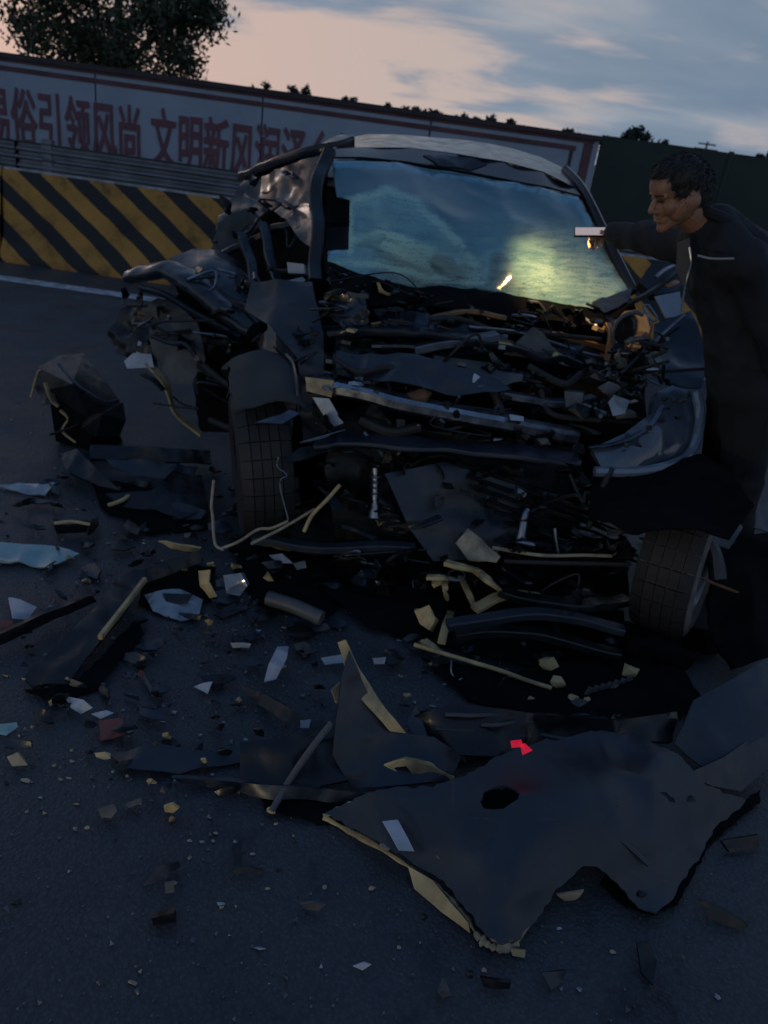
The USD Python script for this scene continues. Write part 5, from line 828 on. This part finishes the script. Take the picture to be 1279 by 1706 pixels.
loose('metal_clip', tube([G(760 + 14 * math.cos(a), 958 + 9 * math.sin(a), .22) for a in np.linspace(0, 12, 24)], .004, 6, 60), 'bright_metal', 'tangled wire clip on the tan heap', 'wire clip')
lw = [((745, 1042), (850, 1026), (940, 1026), (1040, 1052), .16, .05, 'shell_plastic', 'long dark curved bumper strip left of the tyre'), ((760, 1058), (840, 1052), (920, 1060), (1030, 1090), .10, .05, 'black_plastic', 'black strip under the curved bumper strip'), ((840, 985), (900, 1000), (980, 1010), (1040, 1000), .16, .06, 'black_plastic', 'black bent strip under the van near the tyre')]
for i, (a, b, c, d, h, w, m, lb) in enumerate(lw): loose('bumper_strip', bar([G(*a, h), G(*b, h + .04), G(*c, h + .03), G(*d, h - .02)], w, .03, 24, dent=.01, seed=i), m, lb, 'bumper strip')
loose('cable', tube([G(690, 1074, .05), G(750, 1092, .06), G(830, 1116, .05), G(880, 1134, .05), G(918, 1146, .04)], .008, 8, 40), 'tan_plastic', 'tan cable stretched across the road towards the pale lumps', 'cable')
loose('wire_loop', tube([G(752, 1094, .05), G(752, 1120, .03), G(762, 1132, .02), G(770, 1130, .03)], .003, 6, 24), 'bright_metal', 'thin wire hanging from the tan cable', 'wire')
for i, (x, y, s, h, lb) in enumerate([(915, 1106, .035, .08, 'pale tan lump at the right end of the cable'), (930, 1136, .032, .06, 'second tan lump just below the cable end'), (952, 1164, .024, .03, 'small tan lump below the other two'), (976, 1166, .02, .03, 'smallest tan lump right of its neighbour'), (1048, 1118, .038, .06, 'tan lump under the tyre'), (885, 1164, .016, .03, 'tiny tan lump left of the cable end')]):
    loose('broken_lump', chunk(G(x, y, h), s, 140 + i, (1.2, .8, .9)), 'tan_plastic', lb, 'lump', smooth=20)
for i in range(7): loose('rib', bar([G(976 + 11 * i, 1158 - 3 * i, .03), G(985 + 11 * i, 1146 - 3 * i, .06)], .012, .02, 4), 'grey_plastic', 'short grey rib in the ribbed row between the tan lumps and tyre', 'rib', 'row of grey ribs')
# right edge scraps
loose('grey_plate', sheet([g(1166, 862, .5), g(1210, 846, .5), g(1232, 880, .44), g(1212, 915, .40), g(1180, 900, .42)], .006, .02, 7, 151, step=6), 'grey_plastic', 'blue grey plate behind the tyre beside the legs of the man', 'plate')
loose('grey_plate', sheet([g(1240, 846, .45), g(1290, 836, .45), g(1290, 890, .38), g(1256, 880, .40)], .006, .02, 7, 152, step=6), 'grey_plastic', 'blue grey plate at the right edge above the tan lumps', 'plate')
loose('tan_foam', chunk(G(1258, 955, .2), .10, 153, (1.2, .9, .7)), 'torn_plastic', 'brown foam lump at the right edge level with the tyre', 'foam', smooth=30)
loose('tan_foam', chunk(G(1236, 1004, .14), .07, 154, (1.5, .9, .5)), 'grey_plastic', 'grey brown foam lump right of the tyre', 'foam', smooth=30)
loose('tan_foam', chunk(G(1272, 1040, .12), .06, 155, (1, .9, 1)), 'tan_plastic', 'tan foam lump at the right edge', 'foam', smooth=30)
loose('tan_foam', chunk(G(1266, 1085, .08), .045, 156, (1.3, .9, .8)), 'tan_plastic', 'lowest tan foam lump at the right edge', 'foam', smooth=30)
loose('wire', tube([G(1130, 945, .35), G(1180, 968, .3), G(1242, 992, .25)], .006, 6, 24), 'rust', 'thin rusty wire in front of the tyre', 'wire')
loose('black_lump', sheet([g(1170, 900, .4), g(1290, 890, .4), g(1290, 1090, .12), g(1210, 1120, .06), g(1170, 1060, .1), g(1180, 980, .25)], .02, .06, 5, 157), 'matte_black', 'large black crumpled panel right of the tyre', 'panel')
# left side
ls = thing('mirror_arm', 'black broken box shaped piece with torn pale edges standing on the road far left', 'car part', G(150, 730))
part(ls, 'shell', hull([P(*p) for p in [(62, 612, 3.9), (100, 592, 3.95), (140, 588, 4.0), (172, 640, 3.95), (200, 668, 3.85), (200, 700, 3.75), (150, 700, 3.7), (75, 650, 3.8), (120, 640, 3.65)]]), 'black_plastic', smooth=20)
part(ls, 'lower_shell', hull([P(*p) for p in [(140, 690, 3.75), (205, 670, 3.85), (210, 700, 3.75), (200, 725, 3.7), (160, 728, 3.68), (135, 715, 3.72), (170, 690, 3.6)]]), 'black_plastic', smooth=20)
part(ls, 'foot', dented(hull([P(78, 655, 3.78), P(150, 690, 3.72), P(90, 640, 3.95), P(170, 690, 3.85)] + [G(x, y, .004) for x, y in ((92, 738), (150, 752), (205, 738), (120, 715), (190, 712))]), .01, 9, 4), 'matte_black', smooth=25)
part(ls, 'flap', sheet([(58, 636, 3.85), (76, 612, 3.9), (92, 648, 3.8), (98, 676, 3.75), (70, 674, 3.78)], .012, .02, 9, 161, step=5), 'black_plastic')
for p in [((50, 662), (56, 640), (66, 616)), ((74, 636), (84, 664), (97, 676)), ((100, 684), (112, 700), (104, 718), (128, 736))]: part(ls, 'torn_edge', bar([P(x, y, 3.74) for x, y in p], .022, .01, dent=.01, seed=p[0][0]), 'tan_plastic')
part(ls, 'trim', tube([P(98, 606, 3.72), P(128, 640, 3.62), P(172, 668, 3.64), P(196, 668, 3.7)], .008, 6), 'shell_plastic')
part(ls, 'spring', bar([P(84, 724, 3.7), P(120, 712, 3.68), P(130, 706, 3.68)], .012, .012), 'dark_metal')
left = [('dark_bar', 'black_plastic', [(150, 742, .10), (250, 745, .12), (350, 752, .10), (352, 772, .05), (240, 770, .05), (150, 764, .06)], .03, 'long black bar lying level under the folded wing', 'bar'),
        ('crumpled_plate', 'black_plastic', [(98, 758, .10), (130, 750, .14), (170, 790, .10), (200, 818, .06), (168, 812, .05), (112, 786, .08)], .02, 'small black panel left of the long black bar', 'panel'),
        ('crumpled_plate', 'black_plastic', [(175, 822, .09), (250, 818, .10), (290, 785, .12), (335, 795, .10), (348, 850, .04), (300, 868, .02), (250, 850, .04), (200, 846, .04)], .01, 'torn black panel with a hump left of the left front wheel', 'panel'),
        ('grey_scrap', 'shell_plastic', [(265, 842, .05), (300, 838, .07), (345, 852, .05), (335, 866, .02), (290, 866, .02)], .006, 'dark grey scrap beside the left front wheel', 'scrap'),
        ('grey_scrap', 'shell_plastic', [(175, 765, .12), (240, 768, .13), (330, 778, .11), (320, 800, .08), (230, 795, .07), (190, 782, .09)], .006, 'blue grey scrap between the black bar and the torn panel', 'scrap'),
        ('black_block', 'black_plastic', [(90, 872, .06), (150, 874, .06), (152, 884, .02), (95, 888, .01)], .03, 'black block with a tan top edge on the open road', 'block'),
        ('trim_strip', 'black_plastic', [(198, 962, .07), (225, 952, .08), (246, 956, .07), (215, 1012, .06), (165, 1075, .05), (112, 1140, .03), (55, 1148, .02), (38, 1132, .03), (105, 1068, .06), (160, 1012, .07)], .012, 'broad bent black trim strip lying slantwise on the left', 'trim strip'),
        ('trim_strip', 'black_plastic', [(-20, 1062, .06), (60, 1026, .07), (150, 990, .06), (160, 1002, .03), (70, 1040, .03), (-20, 1082, .02)], .02, 'black trim strip running off the left edge', 'trim strip'),
        ('trim_strip', 'black_plastic', [(232, 950, .07), (290, 930, .09), (330, 918, .09), (338, 935, .05), (290, 955, .04), (240, 972, .03)], .02, 'short black trim strip above the broad bent one', 'trim strip'),
        ('glass_sheet', 'teal_glass', [(-20, 906, .02), (40, 912, .02), (95, 914, .02), (132, 926, .02), (100, 940, .015), (82, 950, .012), (40, 940, .015), (-20, 938, .015)], .006, 'pale teal piece of safety glass at the left edge', 'glass'),
        ('glass_sheet', 'clear_bits', [(-15, 806, .02), (40, 808, .02), (92, 806, .03), (76, 828, .01), (40, 822, .01)], .006, 'dull clear glass piece on the open road at upper left', 'glass'),
        ('white_scrap', 'paper', [(15, 996, .03), (35, 1000, .05), (62, 1012, .03), (45, 1032, .01), (20, 1030, .01)], .004, 'white crumpled scrap beside the trim strip at the left edge', 'scrap'),
        ('orange_scrap', 'dull_red', [(-12, 1034, .03), (22, 1034, .03), (20, 1046, .01), (-12, 1048, .01)], .006, 'orange scrap at the left edge', 'scrap'),
        ('white_scrap', 'paper', [(108, 1160, .02), (140, 1166, .04), (156, 1180, .03), (136, 1190, .005), (120, 1180, .02)], .004, 'white folded scrap below the broad trim strip', 'scrap'),
        ('white_scrap', 'paper', [(152, 1190, .01), (178, 1184, .02), (190, 1188, .02), (168, 1198, .005)], .004, 'small white scrap right of the folded one', 'scrap'),
        ('red_scrap', 'dull_red', [(165, 1202, .02), (205, 1198, .02), (206, 1226, .01), (168, 1236, .005)], .006, 'dull red square scrap on the road at left', 'scrap'),
        ('glass_sheet', 'teal_glass', [(-12, 1208, .02), (28, 1204, .02), (30, 1212, .01), (10, 1226, .005), (-12, 1222, .005)], .004, 'small teal glass piece at the left edge below', 'glass'),
        ('white_crescent', 'white_plastic', [(438, 1140, .02), (446, 1110, .05), (460, 1082, .06), (480, 1078, .05), (476, 1100, .05), (458, 1136, .02)], .006, 'pale crescent shaped shard standing out mid road', 'shard'),
        ('white_scrap', 'paper', [(322, 1144, .01), (340, 1138, .03), (355, 1136, .03), (346, 1156, .01)], .004, 'small bright scrap left of the pale crescent', 'scrap'),
        ('white_scrap', 'white_plastic', [(384, 1072, .03), (418, 1072, .03), (414, 1080, .01), (388, 1080, .01)], .004, 'flat pale scrap above the crescent shard', 'scrap'),
        ('glass_sheet', 'clear_bits', [(240, 992, .02), (300, 985, .03), (338, 1000, .02), (330, 1030, .01), (300, 1034, .01), (255, 1020, .01)], .004, 'dark blue clear sheet right of the broad trim strip', 'glass'),
        ('dark_scrap', 'black_plastic', [(270, 988, .05), (320, 990, .06), (312, 1006, .03), (280, 1008, .02)], .008, 'black scrap on the dark clear sheet', 'scrap'),
        ('white_scrap', 'paper', [(500, 1200, .05), (518, 1198, .05), (514, 1212, .03), (500, 1212, .03)], .004, 'bright square scrap left of the fascia spike', 'scrap'),
        ('white_scrap', 'clear_bits', [(534, 1096, .05), (570, 1090, .05), (572, 1104, .03), (540, 1108, .03)], .004, 'pale blue scrap left of the spike tip', 'scrap'),
        ('white_scrap', 'clear_bits', [(620, 1096, .05), (642, 1094, .05), (640, 1106, .03), (622, 1106, .03)], .004, 'pale blue scrap right of the spike tip', 'scrap'),
        ('lamp_block', 'lens', [(372, 958, .12), (402, 954, .14), (412, 976, .10), (400, 992, .05), (378, 988, .06)], .03, 'blue grey lamp block on the road before the left front wheel', 'lamp'),
        ('grey_pipe', None, None, 0, '', ''),
        ('torn_hem', 'tan_plastic', [(332, 950, .12), (352, 948, .14), (350, 968, .1), (364, 992, .04), (350, 996, .03), (336, 976, .07)], .01, 'upright torn tan strip before the left front wheel', 'strip'),
        ('tan_chip', 'tan_plastic', [(264, 902, .05), (290, 904, .06), (335, 912, .06), (332, 918, .03), (285, 914, .03)], .008, 'long tan chip left of the torn tan strip', 'chip'),
        ('tan_chip', 'tan_plastic', [(420, 894, .07), (480, 914, .06), (486, 920, .03), (440, 908, .04)], .008, 'tan strip right of the left front wheel', 'chip'),
        ('white_scrap', 'white_plastic', [(448, 925, .06), (470, 922, .07), (488, 938, .05), (465, 938, .03)], .006, 'pale scrap under the van near the left front wheel', 'scrap'),
        ('blue_chip', 'clear_bits', [(488, 938, .06), (508, 934, .07), (510, 944, .04), (494, 948, .03)], .008, 'pale blue chip next to the pale scrap under the van', 'chip'),
        ('blue_chip', 'lens', [(590, 966, .05), (610, 964, .06), (610, 976, .03), (594, 976, .03)], .01, 'small blue grey chip in the dark under the van', 'chip'),
        ('tan_chip', 'tan_plastic', [(438, 962, .03), (446, 952, .06), (456, 968, .02), (446, 968, .02)], .008, 'small pointed tan chip right of the lamp block', 'chip'),
        ('dark_strip', 'shell_plastic', [(290, 1296, .03), (420, 1304, .04), (560, 1314, .05), (624, 1322, .05), (610, 1336, .02), (460, 1330, .02), (300, 1306, .01)], .012, 'long dark strip lying left of the bumper cover', 'strip'),
        ('dark_sheet', 'shell_plastic', [(180, 1256, .01), (260, 1244, .03), (350, 1256, .015), (420, 1240, .03), (415, 1270, .01), (300, 1290, .01), (210, 1284, .01)], .004, 'thin dark sheet flat on the road at left centre', 'sheet'),
        ('black_heap', 'black_plastic', [(400, 1240, .08), (470, 1230, .10), (555, 1200, .12), (560, 1250, .08), (580, 1300, .05), (500, 1320, .02), (400, 1300, .02)], .01, 'crumpled black sheet left of the torn fascia', 'sheet'),
        ('black_heap', 'black_plastic', [(400, 1140, .04), (450, 1160, .06), (500, 1190, .05), (520, 1210, .03), (470, 1200, .03), (415, 1160, .02)], .01, 'dark bent scrap between crescent and fascia', 'scrap'),
        ('grey_wedge', 'grey_plastic', [(165, 1346, .03), (190, 1338, .04), (196, 1350, .03), (186, 1362, .01), (170, 1360, .01)], .012, 'pale grey wedge on the road lower left', 'wedge'),
        ('grey_wedge', 'grey_plastic', [(204, 1340, .02), (236, 1328, .03), (236, 1338, .02), (214, 1346, .01)], .008, 'flat grey wedge right of the pale one', 'wedge'),
        ('tan_chip', 'tan_plastic', [(274, 1342, .03), (288, 1336, .04), (298, 1344, .03), (290, 1350, .01), (276, 1348, .01)], .008, 'lit tan chip on the road left of the bumper cover', 'chip'),
        ('tan_chip', 'torn_plastic', [(12, 1262, .02), (30, 1254, .04), (46, 1276, .01), (20, 1278, .005)], .008, 'grey tan wedge at the far left of the near road', 'chip'),
        ('grey_wedge', 'grey_plastic', [(500, 1506, .02), (520, 1500, .03), (544, 1502, .03), (530, 1514, .01), (506, 1514, .005)], .006, 'flat grey piece left of the tip of the bumper cover', 'wedge'),
        ('grey_wedge', 'grey_plastic', [(729, 1650, .03), (738, 1628, .03), (750, 1656, .01), (732, 1660, .005)], .006, 'upright grey shard near the bottom of the picture', 'shard'),
        ('grey_wedge', 'shell_plastic', [(900, 1622, .03), (940, 1618, .03), (935, 1636, .01), (918, 1652, .005)], .006, 'dark triangular plate near the bottom right', 'plate'),
        ('dark_scrap', 'black_plastic', [(800, 1628, .03), (850, 1632, .03), (848, 1646, .01), (805, 1642, .01)], .01, 'black scrap below the bumper cover tip', 'scrap'),
        ('dark_scrap', 'black_plastic', [(1060, 1570, .04), (1080, 1566, .05), (1092, 1600, .03), (1085, 1640, .01), (1068, 1620, .01)], .012, 'tall black scrap at the lower right', 'scrap'),
        ('dark_scrap', 'black_plastic', [(1160, 1496, .03), (1190, 1506, .04), (1245, 1540, .02), (1235, 1550, .005), (1180, 1530, .01)], .01, 'black curved scrap at the right below the bumper cover', 'scrap'),
        ('dark_scrap', 'black_plastic', [(1200, 1400, .03), (1260, 1390, .04), (1262, 1412, .01), (1215, 1420, .01)], .012, 'black flat scrap at the right edge', 'scrap'),
        ('dark_scrap', 'black_plastic', [(252, 1526, .03), (290, 1520, .04), (294, 1536, .01), (256, 1540, .01)], .02, 'black lump with a dark top at the lower left', 'scrap'),
        ('grey_scrap', 'grey_plastic', [(274, 1470, .03), (290, 1466, .03), (290, 1486, .01), (275, 1488, .01)], .006, 'pale grey square on the road at the lower left', 'scrap'),
        ('dark_scrap', 'black_plastic', [(386, 1410, .05), (402, 1398, .06), (404, 1440, .03), (440, 1450, .01), (392, 1456, .01)], .008, 'black clip with a bright tip left of the bumper cover', 'clip'),
        ('dark_scrap', 'shell_plastic', [(236, 1474, .005), (262, 1440, .03), (298, 1434, .03), (300, 1444, .01), (262, 1468, .005)], .004, 'thin dark leaf shaped scrap at the lower left', 'scrap'),
        ('white_scrap', 'paper', [(588, 1608, .01), (606, 1602, .02), (618, 1606, .02), (604, 1616, .005)], .004, 'small pale scrap near the bottom centre', 'scrap'),
        ('tan_chip', 'tan_plastic', [(850, 1582, .02), (875, 1584, .02), (874, 1596, .005), (854, 1594, .005)], .006, 'tan chip under the tip of the bumper cover', 'chip')]
for i, (nm, m, pts, th, lb, cat) in enumerate(left):
    if m is None: continue
    loose(nm, sheet([g(*p) for p in pts], th, .010 if len(pts) < 6 else .018, 9, 200 + i, step=max(4.0, min(10, math.sqrt(shapely.Polygon([p[:2] for p in pts]).convex_hull.area) / 9))), m, lb, cat)
loose('grey_pipe', tube([G(446, 996, .08), G(490, 1010, .08), G(536, 1030, .07)], .028, 12), 'grey_plastic', 'grey pipe stub lying under the front of the van', 'pipe')
loose('thin_rod', tube([G(452, 1352, .02), G(482, 1300, .06), G(520, 1245, .12), G(552, 1205, .16)], .010, 8), 'grey_plastic', 'thin bent rod rising from the road left of the fascia', 'rod')
loose('tan_chip', chunk(G(452, 1350, .02), .014, 301, (1.3, 1, .8)), 'tan_plastic', 'tan chip at the foot of the thin bent rod', 'chip')
loose('edge_strip', bar([G(166, 1062, .075), G(205, 1012, .085), G(241, 966, .09)], .016, .020, dent=.003), 'tan_plastic', 'bright tan strip along the edge of the broad trim strip', 'strip')
loose('edge_strip', bar([G(90, 872, .07), G(120, 869, .072), G(150, 874, .065)], .012, .010, dent=.003), 'tan_plastic', 'tan strip along the top of the black block', 'strip')
loose('edge_strip', bar([G(180, 842, .06), G(205, 832, .08), G(215, 824, .08)], .018, .012, dent=.006), 'tan_plastic', 'tan torn strip at the left end of the humped panel', 'strip')
loose('flower_clip', [chunk(G(236, 1122, .03), .016, 5), ], 'dull_red', 'small red clip with a stalk mid road on the left', 'clip')
loose('flower_stalk', bar([G(240, 1128, .02), G(258, 1160, .015)], .012, .008), 'grey_plastic', 'grey stalk below the small red clip', 'stalk')
loose('orange_chip', chunk(G(287, 1364, .01), .012, 8), 'warm_lit_amber', 'orange chip below the lit tan chip', 'chip')
# small crumbs, denser towards the wreck
rng = np.random.default_rng(5)
GRP = {'clear_bits': ('glass_crumb', 'small clear glass crumb scattered on the road', 'glass crumbs on the road'), 'paper': ('pale_crumb', 'small pale plastic crumb scattered on the road', 'pale crumbs on the road'), 'torn_plastic': ('tan_crumb', 'small tan plastic crumb scattered on the road', 'tan crumbs on the road'), 'black_plastic': ('black_crumb', 'small black plastic crumb scattered on the road', 'black crumbs on the road'), 'grey_plastic': ('grey_crumb', 'small grey plastic crumb scattered on the road', 'grey crumbs on the road')}
spots = [(x, y, 'torn_plastic', .008) for x, y in [(62, 548), (30, 676), (52, 722), (92, 780), (190, 782), (280, 795), (160, 968), (178, 968), (230, 942), (270, 934), (240, 900), (128, 848), (120, 1250), (90, 1275), (120, 1268), (100, 1298), (115, 1296), (188, 1285), (212, 1292), (45, 1352), (74, 1354), (128, 1340), (125, 1380), (145, 1378), (358, 1388), (355, 1400), (316, 1400), (336, 1402), (488, 1392), (316, 1428), (446, 1480), (540, 1478), (665, 1578), (806, 1616), (620, 1480), (220, 1638), (234, 1618), (290, 1470), (368, 1510), (1020, 1586)]]
spots += [(x, y, 'clear_bits', .009) for x, y in [(270, 1202), (220, 1210), (205, 1183), (290, 1186), (334, 1224), (408, 1232), (420, 1290), (392, 1402), (430, 1050), (368, 1505), (432, 1580), (534, 1608), (1195, 1660), (965, 1648), (240, 905), (20, 700), (180, 905), (85, 1010), (170, 1140), (355, 1290), (740, 1140), (690, 1170), (720, 1176)]]
for k in range(150):
    x, y = rng.uniform(0, 1000) ** 1.0, 760 + 900 * rng.beta(1.3, 2.2)
    spots.append((x, y, rng.choice(['black_plastic', 'black_plastic', 'grey_plastic', 'clear_bits', 'torn_plastic', 'paper'], p=[.3, .2, .2, .15, .1, .05]), rng.uniform(.003, .013)))
for k, (x, y, m, s) in enumerate(spots):
    nm, lb, gr = GRP[str(m)]; sq = (rng.uniform(.8, 1.9), rng.uniform(.6, 1.1), rng.uniform(.3, .8)); c = G(x, y, s * sq[2] * .6)
    loose(nm, chunk(c, s, 400 + k, sq), str(m), lb, 'crumb', gr, smooth=False)

# darker litter packed under and in front of the van
DL = [('black_fragment', 'black_plastic', 'jagged black plastic fragment among the wreckage', 'black plastic fragments before the van'), ('blue_fragment', 'shell_plastic', 'jagged dark blue grey fragment among the wreckage', 'dark blue fragments before the van'), ('tan_fragment', 'tan_plastic', 'jagged tan fragment among the wreckage', 'tan fragments before the van')]
for k in range(330):
    y = 760 + 560 * rng.beta(1.5, 1.6); x = rng.uniform(20 + max(0, 900 - y) * .3, 1150); L = 12 + 60 * rng.beta(1, 2.2); h = L * rng.uniform(.2, .5); a = rng.normal(.05, .5); c, s_ = math.cos(a), math.sin(a)
    nm, m, lb, gr = DL[rng.choice(3, p=[.54, .38, .08])]
    if m == 'tan_plastic': L, h = L * .5, h * .5
    q = [(-.5, -.2), (-.1, -.5), (.35, -.35), (.5, .15), (.1, .5), (-.35, .4)]; z0 = rng.uniform(.01, .03)
    pts = [g(x + L * u * c - h * v * s_ + rng.normal(0, 1.5), y + L * u * s_ * .6 + h * v * c + rng.normal(0, 1), z0 + max(0, -v) * rng.uniform(0, .07)) for u, v in q]
    loose(nm, sheet(pts, rng.uniform(.003, .01), .008, 14, 700 + k, step=6), m, lb, 'fragment', gr, smooth=25)

# moulded details of the bumper cover
for i, p in enumerate([((690, 1350, .10), (780, 1420, .115), (850, 1500, .08)), ((900, 1300, .19), (1000, 1370, .17), (1080, 1440, .10)), ((640, 1345, .09), (740, 1330, .15), (800, 1320, .17))]):
    part(bc, 'moulded_rib', tube([G(x, y, h + .004) for x, y, h in p], .008, 8, 24), 'shell_plastic')
for i, (x, y, h) in enumerate([(735, 1428, .09), (640, 1410, .05), (1150, 1330, .11), (905, 1270, .18), (1068, 1490, .05)]):
    part(bc, 'clip', chunk(G(x, y, h), .014, 60 + i, (1.4, 1, .6)), 'torn_plastic' if i < 2 else 'black_plastic', smooth=False)

# black sheets added as deep shade on the ground before the van
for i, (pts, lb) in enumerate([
    ([(540, 985, .05), (700, 975, .06), (880, 985, .06), (1040, 1020, .05), (1030, 1100, .02), (880, 1110, .02), (760, 1080, .02), (620, 1050, .02)], 'matt black shade sheet added flat beneath the van nose'),
    ([(700, 1100, .02), (850, 1120, .03), (1010, 1090, .04), (1130, 1110, .04), (1180, 1180, .02), (1040, 1215, .02), (880, 1190, .02), (780, 1165, .015)], 'matt black shade sheet added between the tan cable and the bumper cover'),
    ([(400, 905, .02), (560, 930, .03), (600, 980, .02), (540, 1030, .01), (440, 1020, .01), (390, 960, .01)], 'matt black shade sheet added under the grey pipe stub'),
    ([(240, 960, .015), (300, 940, .02), (360, 945, .02), (350, 1000, .01), (290, 1030, .008), (230, 1010, .008)], 'small matt black shade sheet added right of the bent trim strip'),
    ([(40, 1150, .008), (130, 1140, .015), (230, 1030, .02), (240, 1060, .01), (160, 1150, .008), (90, 1175, .006)], 'narrow matt black shade strip added under the bent trim strip'),
    ([(430, 1310, .012), (560, 1330, .02), (650, 1345, .02), (540, 1372, .008), (440, 1350, .008)], 'matt black shade sheet added under the left corner of the bumper cover'),
    ([(1010, 1450, .012), (1100, 1500, .012), (1190, 1370, .012), (1270, 1310, .02), (1262, 1340, .01), (1185, 1405, .008), (1125, 1512, .006), (1085, 1530, .006), (1040, 1515, .006), (1000, 1474, .008)], 'matt black sheet added as contact shade under the right corner of the bumper cover'),
    ([(780, 1315, .02), (870, 1312, .02), (880, 1356, .02), (790, 1360, .02)], 'matt black shade sheet added below the round hole of the bumper cover'),
    ([(150, 800, .012), (300, 820, .015), (350, 880, .01), (250, 890, .008), (170, 850, .008)], 'matt black shade sheet added under the humped panel'),
    ([(560, 1180, .02), (700, 1240, .03), (820, 1225, .03), (830, 1260, .02), (700, 1262, .02), (600, 1230, .015)], 'matt black shade sheet added behind the fascia spike')]):
    loose('shade_sheet', sheet([g(*p) for p in pts], .004, .012, 7, 300 + i, jag=1.5), 'matte_black', lb, 'sheet', smooth=30)
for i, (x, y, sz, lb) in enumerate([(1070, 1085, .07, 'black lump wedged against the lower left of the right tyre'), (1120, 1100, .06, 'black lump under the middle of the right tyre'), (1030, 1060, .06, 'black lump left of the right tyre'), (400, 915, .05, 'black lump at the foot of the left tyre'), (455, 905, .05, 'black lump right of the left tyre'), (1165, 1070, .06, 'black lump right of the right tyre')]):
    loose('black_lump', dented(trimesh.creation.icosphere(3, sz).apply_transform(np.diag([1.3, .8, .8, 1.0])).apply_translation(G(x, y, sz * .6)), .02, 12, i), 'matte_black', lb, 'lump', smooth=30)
# glass grit: thousands of grains, thickest around the wreck
n = 3000; gx = np.concatenate([rng.uniform(-20, 1279, n // 3), rng.normal(430, 260, n - n // 3)]); gy = np.concatenate([rng.uniform(620, 1700, n // 3), 780 + 560 * rng.beta(1.4, 1.9, n - n // 3)])
tet = np.array([(1, 1, 1), (1, -1, -1), (-1, 1, -1), (-1, -1, 1)], float); tf = np.array([(0, 1, 2), (0, 3, 1), (0, 2, 3), (1, 3, 2)])
GV, GF = [], []
for i in range(n):
    c = G(gx[i], gy[i], .004); sz = rng.uniform(.0012, .0032) if i % 12 else rng.uniform(.0035, .006); q, _ = np.linalg.qr(rng.normal(0, 1, (3, 3))); v = (tet * rng.uniform(.5, 1.4, 3)) @ q * sz + c; v[:, 2] += .001 - v[:, 2].min(); GV.append(v); GF.append(tf + 4 * i)
loose('glass_grit', (np.vstack(GV), np.vstack(GF)), 'grit', 'fine glass grit scattered all over the road around the wreck', 'glass grit', None, kind='stuff', smooth=False)
